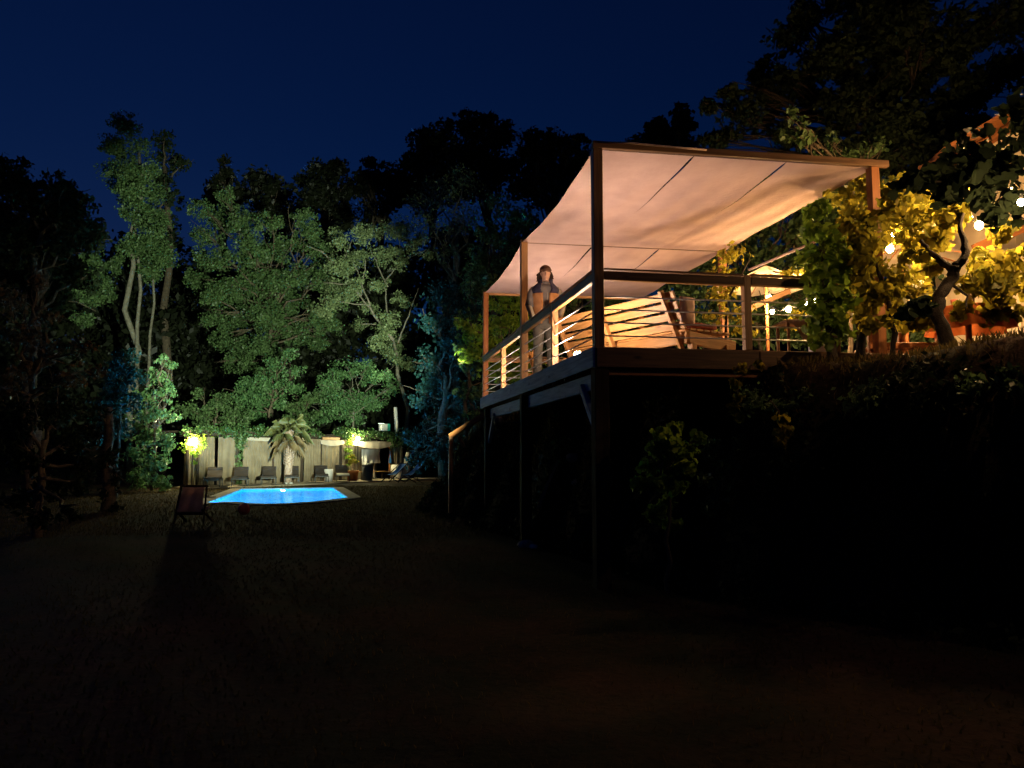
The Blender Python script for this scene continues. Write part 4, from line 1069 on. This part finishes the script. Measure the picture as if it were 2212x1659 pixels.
    MB().grid(fn,16,4).build('cap_peak', capm, cpo, smooth=True, solid=.006, M=RM)
    hairm = mat_plain('dark curly hair', (.06,.035,.022), (.03,.018,.012), 40, .6, .3); b = MB(); rg = random.Random(9)
    for i in range(150):
        a = rg.uniform(R(-22), R(202)); r_ = .095+rg.uniform(-.004,.024); z = hz+.03-rg.random()**.8*.115
        p = V((r_*math.cos(a), hy+.02+r_*1.05*math.sin(a), z)); c2 = [p]
        for k in range(4): c2.append(c2[-1]+V((rg.uniform(-.014,.014),rg.uniform(-.014,.014),-.013)))
        b.tube(c2, [.011,.013,.012,.010,.004], 5)
    hro = b.build('hair', hairm, root, smooth=True, M=RM)
    eyem = mat_plain('eye', (.05,.03,.02), None, 5, .2, 0)
    for sx in (-1,1): MB().ball((sx*.030,hy-.076,hz+.022),(.012,.010,.008),10,8).build('eye', eyem, bod, smooth=True, M=RM)
    b = MB()
    for sx in (-1,1): b.tube([V((sx*.05,hy-.077,hz+.046)),V((sx*.032,hy-.090,hz+.050)),V((sx*.014,hy-.091,hz+.045))],[.004,.006,.004],6)
    b.build('eyebrows', hairm, hro, smooth=True, M=RM)
build_person()
# ================================================================== hedge behind the deck
c = cl([(1075,660,34),(1115,650,36),(1060,705,36),(1100,700,40),(1140,690,34),(1050,750,36),(1085,755,38),(1130,745,36),(1065,800,34),(1110,800,36),(1025,720,28),(1015,770,30),(1150,790,30),(1000,700,20)], 18.6, .4, 81)
tree('laurel_bush', 'yellow green laurel bush behind the far end of the deck', foot(1090,18.6), at(1090,740,18.6), .06, c, .14, M['leaf_vine'], M['bark'], 700, 81, 'bushes behind the deck', cat='bush', aspect=.4)
c = cl([(1200,640,28),(1240,645,28),(1285,650,28),(1330,650,26),(1220,690,34),(1280,690,34),(1340,690,34),(1180,700,30),(1200,750,34),(1260,750,34),(1390,660,28),(1400,700,30)], 19.2, .4, 82)
tree('laurel_bush', 'darker laurel bush under the back edge of the canopy', foot(1260,19.2), at(1260,720,19.2), .06, c, .14, M['leaf_green'], M['bark'], 600, 82, 'bushes behind the deck', cat='bush', aspect=.4)
c = cl([(1030,640,34),(1060,610,30),(1010,690,30),(1005,740,30),(1020,780,34),(1015,840,34),(1045,850,30),(1030,900,30),(1055,830,26)], 22, .7, 83)
tree('leafy_shrub', 'dim olive green shrub just left of the deck corner', foot(1010,22), at(1010,760,22), .08, c, .14, M['leaf_green'], M['bark'], 480, 83, 'bushes behind the deck', cat='shrub')

# ================================================================== terrace on the right
bulbm = mat_emit('warm bulb', (1.0,.58,.22), 4200); dimm = mat_emit('small warm bulb', (1.0,.72,.40), 200)
bulb2 = mat_emit('warm bulb near the house', (1.0,.58,.23), 4500)
bulb3 = mat_emit('weaker warm bulb', (1.0,.60,.26), 1050)
bulb4 = mat_emit('warm bulb by the parasol', (1.0,.62,.26), 2000)
def bulb(label, p, em, r=.035, cap=True):
    o = empty('light_bulb', p, label, 'light bulb', 'bulbs strung over the terrace')
    sk = MB().lathe([(r*.5,r*.9),(r*.5,r*2.2),(r*.2,r*2.5)], 10, p).build('socket', M['black_metal'], o)
    MB().ball(p, (r,r,r*1.15), 12, 8).build('glass', em, o, smooth=True)
B1, B2, B3 = at(1922,537,11.2), at(2115,487,10.4), at(1703,668,12.2)
bulb('large glowing bulb beside the orange canopy post', B1, bulbm, .05)
bulb('large glowing bulb high at the right edge by the house', B2, bulbm, .05)
bulb('bright bulb shining through leaves above the low table', B3, bulb4, .04)
for i, (px, py, Y, lab) in enumerate(((1668,673,11.9,'small pale bulb hanging left of the bright one'),(1743,655,12.1,'small pale bulb hanging just right of the bright one'),(1762,650,12.3,'small pale bulb farther right under the rail'),(1930,506,11.4,'tiny bulb on the cord above the large post bulb'),(2096,470,10.6,'tiny bulb left of the high bulb by the house'))):
    bulb(lab, at(px,py,Y), dimm, .03)
for px, py, Y, lab in ((2166,400,9.3,'bright bulb peeping through dark leaves near the right edge'),(2186,412,8.7,'bright bulb lower right of the one in the dark leaves'),(2206,437,7.2,'bright bulb cut by the right edge of the picture')):
    bulb(lab, at(px,py,Y), bulb2 if Y > 8 else bulb3, .032)
def cord(label, pts):
    q = [Vector(p)+Vector((0,0,.09)) for p in pts]; out_ = []
    for a, c2 in zip(q[:-1], q[1:]):
        for k in range(8): t_ = k/8; out_.append(a.lerp(c2, t_)-Vector((0,0,.10*4*t_*(1-t_))))
    setp(MB().tube(out_+[q[-1]], .006, 5).build('string_light', M['black_metal'], None), label, 'cord')
cord('dark cord carrying the bulbs above the low table', [at(1640,640,11.6), at(1668,673,11.9), B3, at(1743,655,12.1), at(1762,650,12.3), at(1830,560,12)])
cord('dark cord carrying the bulbs toward the house', [at(1860,470,11.6), at(1930,506,11.4), B1, at(2000,500,11), at(2096,470,10.6), B2, at(2166,400,9.3), at(2186,412,8.7), at(2206,437,7.2), at(2300,380,6.8)])

M['parasol'] = mat_cloth('cream parasol canvas', (.72,.60,.46), (.66,.54,.40), .35, 2)
def parasol(label, c, r, h, pz, lampw=None):
    o = empty('parasol', (c.x,c.y,pz), label, 'parasol', 'parasols on the terrace'); b = MB(); n = 8
    top_ = c+Vector((0,0,h)); base = 0
    for k in range(n):
        a0, a1 = 2*math.pi*k/n, 2*math.pi*(k+1)/n; p0 = c+Vector((r*math.cos(a0),r*math.sin(a0),0)); p1 = c+Vector((r*math.cos(a1),r*math.sin(a1),0)); pm = (p0+p1)/2+Vector((0,0,.03))
        m0, m1 = p0.lerp(top_,.5)+Vector((0,0,-.06)), p1.lerp(top_,.5)+Vector((0,0,-.06))
        nb = len(b.v); b.v += [tuple(x) for x in (p0,pm,p1,m1,top_,m0)]; b.f += [(nb,nb+1,nb+2,nb+3,nb+5),(nb+5,nb+3,nb+4)]
        beam('rib', p0+Vector((0,0,-.015)), top_+Vector((0,0,-.08)), .02, .02, M['orange_wood'], o)
    b.build('canopy', M['parasol'], o); MB().tube([(c.x,c.y,pz),(c.x,c.y,c.z+h)],.03,10).build('pole', M['orange_wood'], o, smooth=True)
P1 = at(1655,618,14.2); parasol('cream parasol glowing white behind the deck rail', P1, 1.0, .4, gz(P1.x,P1.y))
P2 = at(1952,566,12.9); parasol('cream parasol glowing behind the large post bulb', P2, .95, .4, gz(P2.x,P2.y))
bulb('bulb added to light the parasol behind the deck rail', at(1662,646,13.9), bulb4, .06)  # bulb added so the parasol glows from below
setp(beam('timber_beam', at(1615,668,12.6), at(1705,628,13.2), .06, .09, M['deck_wood'], None), 'brown timber beam slanting in front of the glowing parasol', 'beam')

# low table with a cloth
tb = at(1742,700,10.25); tz = tb.z
t = empty('low_table', (tb.x,tb.y,DZ), 'low table with thin legs at the right end of the deck', 'table')
beam('table_top', Vector((tb.x-.36,tb.y,tz)), Vector((tb.x+.30,tb.y,tz)), .5, .025, M['rail_wood'], t)
for sx in (-.32,.27):
    for sy in (-.2,.2): beam('leg', Vector((tb.x+sx,tb.y+sy,DZ)), Vector((tb.x+sx,tb.y+sy,tz-.012)), .035, .035, M['rail_wood'], t, up=Vector((0,1,0)))
M['tan_cloth'] = mat_cloth('tan tablecloth', (.50,.40,.33), (.42,.33,.27), .25, 5)
def fn(x, y):
    X_ = tb.x-.38+.70*x
    if y < .45: return Vector((X_, tb.y+.27-.54*y/.45, tz+.016+.003*math.sin(x*9)))
    k = (y-.45)/.55; drop = .05+.28*max(0, 1-abs(x-.38)/.30) + .02*math.sin(x*12)
    return Vector((X_+(.38-x)*.12*k, tb.y-.27-.015-.03*math.sin(x*14)*k, tz+.012-drop*k))
setp(MB().grid(fn,34,18).build('tablecloth', M['tan_cloth'], None, smooth=True, solid=.004), 'tan cloth hanging in a point over the low table', 'tablecloth')
def crate(label, c, dims, mat, name='storage_box'):
    o = empty(name, (c.x,c.y,c.z-dims[2]/2), label, 'box', 'white boxes on the terrace')
    beam('body', c-Vector((dims[0]/2,0,.02)), c+Vector((dims[0]/2,0,-.02)), dims[1], dims[2]-.04, mat, o, c=.015)
    beam('lid', c+Vector((-dims[0]/2-.01,0,dims[2]/2-.015)), c+Vector((dims[0]/2+.01,0,dims[2]/2-.015)), dims[1]+.02, .03, mat, o)
q = at(1771,728,9.95); crate('white box standing right of the hanging cloth', Vector((q.x,q.y,DZ+.13)), (.25,.2,.26), M['white_cloth'])
q = at(1832,735,10.6); crate('second white box half hidden behind the vine stems', Vector((q.x,q.y,gz(q.x,q.y)+.2)), (.26,.3,.34), M['white_cloth'])

# orange slatted seat and the round table
q = at(1955,735,10.3); g0 = gz(q.x,q.y); t = empty('garden_bench', (q.x,q.y,g0), 'orange wooden slatted bench behind the vine stems', 'bench')
for k in range(4): beam('slat', Vector((q.x-.5,q.y-.05,g0+.10+k*.11)), Vector((q.x+.5,q.y-.05,g0+.10+k*.11)), .03, .09, M['orange_wood'], t)
for x in (-.46,-.05,.46): beam('upright', Vector((q.x+x,q.y,g0)), Vector((q.x+x,q.y,g0+.62)), .09, .06, M['orange_wood'], t, up=Vector((0,1,0)))
for k in range(4): beam('seat_slat', Vector((q.x-.48,q.y+.08+k*.12,g0+.42)), Vector((q.x+.48,q.y+.08+k*.12,g0+.42)), .10, .03, M['orange_wood'], t)
M['orange_cloth'] = mat_cloth('orange tablecloth', (.55,.16,.05), (.42,.11,.03), .3, 4)
rc = at(2090,668,9.9); g0 = gz(rc.x,rc.y); t = empty('round_table', (rc.x,rc.y,g0), 'round table leg and top under the orange cloth', 'table')
MB().lathe([(.20,0),(.18,.04),(.04,.07),(.035,rc.z-g0-.04),(.40,rc.z-g0-.03),(.40,rc.z-g0-.005)], 24, (rc.x,rc.y,g0)).build('pedestal', M['orange_wood'], t, smooth=False)
def fn(x, y):
    a = 2*math.pi*x
    if y < .5: r_ = .44*y/.5; return Vector((rc.x+r_*math.cos(a), rc.y+r_*math.sin(a), rc.z+.006))
    k = (y-.5)/.5; r_ = .44+k*(.06+.05*math.sin(a*9)); return Vector((rc.x+r_*math.cos(a), rc.y+r_*math.sin(a), rc.z+.006-.30*k-.02*math.sin(a*4)*k))
setp(MB().grid(fn,90,14).build('tablecloth', M['orange_cloth'], None, smooth=True), 'orange cloth falling in folds over the round table', 'tablecloth')
b0 = Vector((rc.x-.03,rc.y-.1,rc.z+.012)); setp(MB().lathe([(.035,0),(.037,.02),(.037,.12),(.014,.16),(.012,.20),(.015,.205)], 14, b0).build('bottle', M['drape_pale'], None, smooth=True), 'pale bottle standing on the orange tablecloth', 'bottle')
b0 = Vector((rc.x-.24,rc.y-.12,rc.z+.012)); setp(MB().lathe([(.03,0),(.045,.09),(.042,.09)], 14, b0).build('cup', M['red_rubber'], None, smooth=True), 'small red cup left of the pale bottle', 'cup')

# house at the right edge
M['plaster'] = mat_plain('cream plaster', (.72,.58,.40), (.62,.49,.33), 2, .9, .15)
hs = empty('house', (10.6,14.6,2.6), 'cream plastered house wall with orange timber eaves at the right edge', 'house')
MB().box((11.2,14.6,5.0),(4.6,2.6,5.2)).build('wall', M['plaster'], hs)
beam('eave_beam', at(2105,538,12.4), at(2260,470,12.4), .10, .16, M['orange_wood'], hs)
beam('eave_beam', at(2060,350,13.2), at(2260,230,13.2), .10, .16, M['orange_wood'], hs)
for k in range(6):
    q0, q1 = at(2075+k*30,345-k*18,13.25), at(2075+k*30,345-k*18,14.6); beam('rafter', q0+Vector((0,0,.1)), Vector((q0.x,14.6,q0.z+.35)), .07, .10, M['orange_wood'], hs)
MB().hexa([at(2040,352,12.9)+Vector((0,0,.2)), at(2280,208,12.9)+Vector((0,0,.2)), Vector((13.5,15.5,at(2280,208,12.9).z+.9)), Vector((8.6,15.5,at(2040,352,12.9).z+.9)), at(2040,352,12.9)+Vector((0,0,.28)), at(2280,208,12.9)+Vector((0,0,.28)), Vector((13.5,15.5,at(2280,208,12.9).z+1.0)), Vector((8.6,15.5,at(2040,352,12.9).z+1.0))]).build('roof', M['orange_wood'], hs)

# ------------------------------------------------------------------ vines on the terrace
def leaf_mesh(name):
    b = MB(); b.v = [(x,y,.30*abs(y)-.35*max(x,0)**2) for x,y in LOBES]+[(-.05,0,0)]; k = len(LOBES)
    b.f = [(i,(i+1)%k,k) for i in range(k)]; return b.mesh(name)
def leaf_parts(parent, clumps, n, size, mat, seed):
    """the nearest leaves one by one"""
    me = leaf_mesh('leaf'); me.materials.append(mat); rg = random.Random(seed)
    for i in range(n):
        x, y, z, r = clumps[rg.randrange(len(clumps))]
        d = Vector((rg.gauss(0,1), -abs(rg.gauss(0,1))-.3, rg.gauss(0,1))).normalized(); p = Vector((x,y,z))+d*r*rg.uniform(.75,1.1)
        nz_ = (d*.6+Vector((rg.gauss(0,.5),rg.gauss(0,.5)-.4,rg.gauss(0,.5)+.4))).normalized(); ax = Vector((rg.gauss(0,.4),rg.gauss(0,.4),-1)); ax = (ax-nz_*ax.dot(nz_)).normalized()
        s_ = size*rg.uniform(.7,1.25); Mm = Matrix((ax, nz_.cross(ax), nz_)).transposed().to_4x4() @ Matrix.Scale(s_,4); Mm.translation = p
        link('leaf', me, None, parent, Mm)
def vine(label, stems, clumps, nleaf, size, mat, dens, seed, bark='bark_dark', lobed=True, group='vines on the terrace', tight=.95):
    t = empty('grape_vine', Vector(stems[0][0][0]), label, 'vine', group); b = MB()
    for pts, r0, r1 in stems:
        pts = [Vector(p) for p in pts]; q = []
        for a, e in zip(pts[:-1], pts[1:]): q += [a.lerp(e,k/4)+Vector((rnd.uniform(-1,1),rnd.uniform(-1,1),0))*.012 for k in range(4)]
        q.append(pts[-1]); b.tube(q, [(r0+(r1-r0)*i/(len(q)-1))*rnd.uniform(.9,1.12) for i in range(len(q))], 9)
    b.build('stem', M[bark], t, smooth=True)
    f = crown('foliage', clumps, size, dens, M[mat], t, seed, lobed=lobed, tight=tight, sub=7); f['kind'] = 'stuff'
    if nleaf: leaf_parts(t, clumps, nleaf, size*1.1, M[mat], seed+3)
    return t
Y = 9.0
c = cl([(1752,462,20),(1775,450,16),(1745,505,24),(1775,510,28),(1800,530,24),(1750,555,26),(1788,570,32),(1815,590,24),(1765,610,30),(1800,630,30),(1828,650,20),(1765,660,26),(1795,685,28),(1755,705,20),(1775,735,22),(1815,715,20),(1830,560,18)], Y, .12, 91)
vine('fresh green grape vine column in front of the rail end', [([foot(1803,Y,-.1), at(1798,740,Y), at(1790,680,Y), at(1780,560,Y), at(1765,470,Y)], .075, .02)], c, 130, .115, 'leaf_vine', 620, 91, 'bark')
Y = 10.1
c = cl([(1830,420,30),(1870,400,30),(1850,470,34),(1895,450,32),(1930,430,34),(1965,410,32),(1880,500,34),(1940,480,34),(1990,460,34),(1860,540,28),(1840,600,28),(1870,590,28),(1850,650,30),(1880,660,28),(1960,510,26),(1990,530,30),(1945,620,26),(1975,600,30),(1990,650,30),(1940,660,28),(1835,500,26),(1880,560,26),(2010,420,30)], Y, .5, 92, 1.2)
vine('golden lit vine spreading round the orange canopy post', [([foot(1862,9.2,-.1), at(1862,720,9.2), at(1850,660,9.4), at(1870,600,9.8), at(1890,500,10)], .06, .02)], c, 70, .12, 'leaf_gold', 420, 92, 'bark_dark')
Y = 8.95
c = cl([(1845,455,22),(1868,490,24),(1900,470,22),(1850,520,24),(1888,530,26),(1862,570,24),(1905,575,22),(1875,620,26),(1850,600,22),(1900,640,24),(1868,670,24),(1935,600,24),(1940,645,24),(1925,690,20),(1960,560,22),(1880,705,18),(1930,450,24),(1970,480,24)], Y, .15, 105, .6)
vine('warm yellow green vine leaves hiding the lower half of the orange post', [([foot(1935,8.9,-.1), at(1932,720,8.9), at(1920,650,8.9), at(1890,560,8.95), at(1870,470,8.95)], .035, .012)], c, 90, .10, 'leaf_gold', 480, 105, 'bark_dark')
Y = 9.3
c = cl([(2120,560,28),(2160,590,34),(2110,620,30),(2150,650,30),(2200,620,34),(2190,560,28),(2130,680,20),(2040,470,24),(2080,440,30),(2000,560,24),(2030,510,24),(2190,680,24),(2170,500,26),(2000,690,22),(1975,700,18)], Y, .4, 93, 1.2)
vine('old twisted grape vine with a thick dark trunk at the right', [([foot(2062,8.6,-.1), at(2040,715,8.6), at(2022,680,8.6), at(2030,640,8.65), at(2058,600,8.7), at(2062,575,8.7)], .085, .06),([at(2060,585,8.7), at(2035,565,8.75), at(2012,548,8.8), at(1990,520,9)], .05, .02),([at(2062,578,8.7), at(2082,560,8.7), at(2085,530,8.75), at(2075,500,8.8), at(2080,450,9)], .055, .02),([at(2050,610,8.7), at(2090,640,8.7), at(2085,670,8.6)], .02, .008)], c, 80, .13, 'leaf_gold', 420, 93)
c = cl([(1960,395,24),(2000,385,30),(2040,390,34),(2080,380,34),(2120,400,36),(2160,430,36),(2200,450,34),(2060,350,30),(2120,350,36),(2180,370,36),(2140,470,26),(2100,300,30),(2170,300,36),(2205,240,36),(2050,420,22),(1990,660,14),(1960,680,14)], 7.9, .3, 94, .6)
vine('dark broad leaved branch hanging in front of the bulbs', [([at(2300,180,8.2), at(2200,320,8.0), at(2100,380,7.9), at(1980,400,7.9)], .04, .01)], c, 60, .13, 'leaf_dark', 330, 94)
c = cl([(1525,600,20),(1550,640,22),(1585,620,22),(1540,690,22),(1600,670,18),(1530,730,16),(1560,590,20),(1620,720,12),(1600,545,18),(1705,700,14),(1722,680,12),(1735,590,20),(1570,560,20)], 11.6, .4, 95, .8)
vine('yellow feathery climber seen through the right cables', [([foot(1570,11.6), at(1570,650,11.6), at(1620,560,11.6)], .03, .01)], c, 30, .11, 'leaf_gold', 520, 95, lobed=False)
c = cl([(1590,830,10),(1594,860,9),(1585,880,9),(1596,900,10),(1600,800,12),(1640,790,9)], 8.75, .03, 96)
vine('thin yellow vine trailing down the bank beside the deck end', [([at(1625,788,8.8), at(1600,815,8.78), at(1590,870,8.75), at(1596,910,8.75)], .008, .004)], c, 12, .07, 'leaf_gold', 900, 96, 'bark', group='vines trailing on the bank')
c = cl([(1690,905,9),(1692,935,14),(1685,955,12),(1700,930,10)], 8.2, .03, 97)
vine('short trailing vine with one yellow tuft on the dark bank', [([at(1665,865,8.3), at(1685,895,8.25), at(1692,935,8.2), at(1688,975,8.2)], .008, .004)], c, 12, .08, 'leaf_gold', 900, 97, 'bark', group='vines trailing on the bank')
# bank shrubs
c = cl([(1432,940,20),(1460,925,16),(1415,970,24),(1455,965,26),(1485,975,20),(1400,1010,24),(1440,1005,28),(1480,1010,24),(1385,1045,20),(1425,1045,24),(1465,1050,24),(1440,1085,22),(1510,945,14),(1420,1110,22),(1450,1130,20)], 8.6, .15, 98)
tree('bank_shrub', 'leafy yellow green shrub growing on the bank under the deck', foot(1440,8.6), at(1440,1000,8.6), .03, c, .085, M['leaf_vine'], M['bark'], 1000, 98, 'shrubs on the bank', cat='shrub', lobed=True)
c = cl([(1540,970,24),(1570,1010,28),(1530,1040,26),(1600,960,22),(1640,1000,26),(1590,1060,28),(1660,1050,26),(1620,1100,28),(1540,1100,26),(1700,1020,22)], 9.0, .2, 99)
tree('bank_shrub', 'dark shrub covering the bank right of the lit one', foot(1600,9.2), at(1600,1040,9.1), .03, c, .08, M['leaf_green'], M['bark'], 900, 99, 'shrubs on the bank', cat='shrub')
c = cl([(1215,960,18),(1225,1000,18),(1240,1030,20),(1210,1070,18),(1200,1010,14),(1250,980,16),(1260,1050,18)], 13.4, .25, 100)
tree('bank_shrub', 'small dim shrub behind the middle deck post', foot(1230,13.4), at(1230,1000,13.4), .03, c, .09, M['leaf_green'], M['bark'], 900, 100, 'shrubs on the bank', cat='shrub')
for i, (px, py, Y, lab) in enumerate(((1690,800,8.55,'low weedy tuft on the terrace edge just right of the deck end'),(1905,775,7.7,'low weedy tuft on the terrace edge below the orange post'),(2130,745,7.0,'low weedy tuft on the terrace edge near the right border'),(1780,860,8.0,'dark fern-like clump hanging below the terrace edge'),(2010,900,7.2,'dark leafy clump halfway down the right bank'))):
    q = at(px,py,Y); rg = random.Random(300+i); c = [(q.x+rg.uniform(-.35,.35), q.y+rg.uniform(-.12,.12), gz(q.x,q.y)+rg.uniform(.0,.22), rg.uniform(.10,.20)) for _ in range(7)]
    t = empty('weed_clump', (q.x,q.y,gz(q.x,q.y)), lab, 'weeds', 'weeds on the bank'); crown('foliage', c, .07, 900, M['leaf_green'] if i < 3 else M['leaf_dark'], t, 300+i, tight=.6)
# big dark tree on the terrace
c = cl([(1745,30,50),(1700,90,46),(1650,150,40),(1575,205,34),(1530,230,26),(1800,110,70),(1890,40,80),(1930,150,90),(1820,230,70),(1730,210,60),(1640,250,46),(2040,90,90),(2150,130,90),(2090,230,80),(1990,260,70),(1890,300,60),(1570,290,36),(1780,320,46),(2200,30,80),(1700,300,40),(1540,310,30),(1960,-30,90),(1840,-40,80),(1900,350,50),(1990,330,60),(2060,300,60),(1940,250,60),(2180,330,60)], 17, 1.2, 101, 1.6)
tree('walnut_tree', 'huge black tree overhanging the house in the upper right', foot(1980,18), at(1930,180,17.4), .16, c, .17, M['leaf_dark'], M['bark_dark'], 520, 101, 'trees above the terrace')
c = cl([(1725,270,22),(1700,290,16),(1740,300,22),(1780,330,26),(1830,340,30),(1870,330,24),(1900,310,22),(1800,300,22),(1710,240,12)], 13.5, .4, 102)
tree('climbing_shrub', 'olive green spray of leaves just above the canopy beam', foot(1840,13.5), at(1830,360,13.5), .05, c, .13, M['leaf_green'], M['bark'], 380, 102, 'trees above the terrace', cat='shrub')

for lab, xs, Yh, sd_ in (('dark hedge closing the terrace behind the parasols', (1480,1560,1640,1720,1800), 17.5, 103),('dark hedge at the back of the terrace behind the vines', (1880,1960,2040,2120,2200), 16.5, 104)):
    c = cl([(x, y, 62) for x in xs for y in (420,500,570,640,710)], Yh, .5, sd_, .5)
    tree('tall_hedge', lab, foot(xs[2],Yh), at(xs[2],600,Yh), .08, c, .16, M['leaf_green'], M['bark'], 480, sd_, 'hedges on the terrace', cat='hedge')

# ------------------------------------------------------------------ stones and grass
for i, (px, py, Y, r, lab) in enumerate(((1135,1180,12.4,.11,'pale stone left of the middle deck post foot'),(1152,1188,12.3,.06,'little pale stone right of the middle deck post foot'),(1240,1150,13.2,.12,'dull stone lying between the deck posts'),(1247,1172,12.8,.08,'small dull stone nearer the front deck post'),(1517,1273,8.6,.03,'tiny white pebble on the dark earth at the right'))):
    q = at(px,py,Y); z0 = gz(q.x,q.y); bm = bmesh.new(); bmesh.ops.create_icosphere(bm, subdivisions=2, radius=r)
    rg = random.Random(i)
    for v_ in bm.verts: v_.co = Vector((v_.co.x*1.2, v_.co.y, v_.co.z*.75))*rg.uniform(.85,1.1)
    me = bpy.data.meshes.new('stone'); bm.to_mesh(me); bm.free()
    setp(link('stone', me, M['coping'] if r > .07 else M['white_metal'], None, Matrix.Translation((q.x,q.y,z0+r*.4))), lab, 'stone', 'stones under the deck')

def blades(P, h, seed):
    rg = np.random.default_rng(seed); n = len(P); a = rg.uniform(0,2*np.pi,n); ln = rg.normal(0,.35,(n,2))
    H_ = (h*rg.uniform(.5,1.3,n))[:,None]; w = np.stack([np.cos(a),np.sin(a),np.zeros(n)],1)*.006*(1+H_*6)
    tip = P+np.concatenate([ln*H_, H_],1); mid = P+np.concatenate([ln*H_*.35, H_*.55],1)
    return np.stack([P-w, P+w, mid+w*.7, tip, mid-w*.7],1).reshape(-1,3)
def scatter(n, fx, seed):
    rg = np.random.default_rng(seed); X_, Y_ = fx(rg, n); Z_ = ground_z(X_, Y_); return np.stack([X_,Y_,Z_-.01],1)
def crest_band(rg, n):
    X_ = rg.uniform(1.5,8.5,n*6); Y_ = rg.uniform(4.5,12,n*6); d = crest_dist(X_,Y_); k = (d > -.45) & (d < 1.1); return X_[k][:n], Y_[k][:n]
def under(rg, n):
    X_ = rg.uniform(-1.8,3,n*5); Y_ = rg.uniform(11,20,n*5); d = crest_dist(X_,Y_); k = (d > -.9) & (d < .7); return X_[k][:n], Y_[k][:n]
def lawn_near(rg, n): return rg.uniform(-11,4,n), 3.2+rg.uniform(0,1,n)**1.3*14
def lawn_far(rg, n):
    X_ = rg.uniform(-15,1,n*2); Y_ = rg.uniform(14,36,n*2); k = ~inpoly(X_,Y_,offset_poly(POOL,.45)); return X_[k][:n], Y_[k][:n]
def bank_face(rg, n):
    X_ = rg.uniform(-2.5,9,n*5); Y_ = rg.uniform(3.5,21,n*5); d = crest_dist(X_,Y_); k = (d > -1.5) & (d < -.28); return X_[k][:n], Y_[k][:n]
Pb = scatter(26000, bank_face, 9); Pb[:,2] += np.abs(np.random.default_rng(5).normal(0,.06,len(Pb)))+.02
vb, Fb, kb = leaf_arrays(Pb, .085, None, .2, .6, 10)
setp(link('undergrowth', np_mesh('undergrowth', vb, Fb, kb), M['leaf_dark']), 'low ivy and weeds covering the bank under the deck', 'undergrowth', kind='stuff')
vs_ = [blades(scatter(5000,crest_band,1),.09,1), blades(scatter(7000,under,2),.16,2), blades(scatter(24000,lawn_near,3),.04,3), blades(scatter(30000,lawn_far,4),.07,4)]
Vg = np.concatenate(vs_); setp(link('grass', np_mesh('grass', Vg, np.arange(len(Vg)).reshape(-1,5), 5), M['grass']), 'rough grass on the lawn and along the terrace edge', 'grass', kind='stuff')
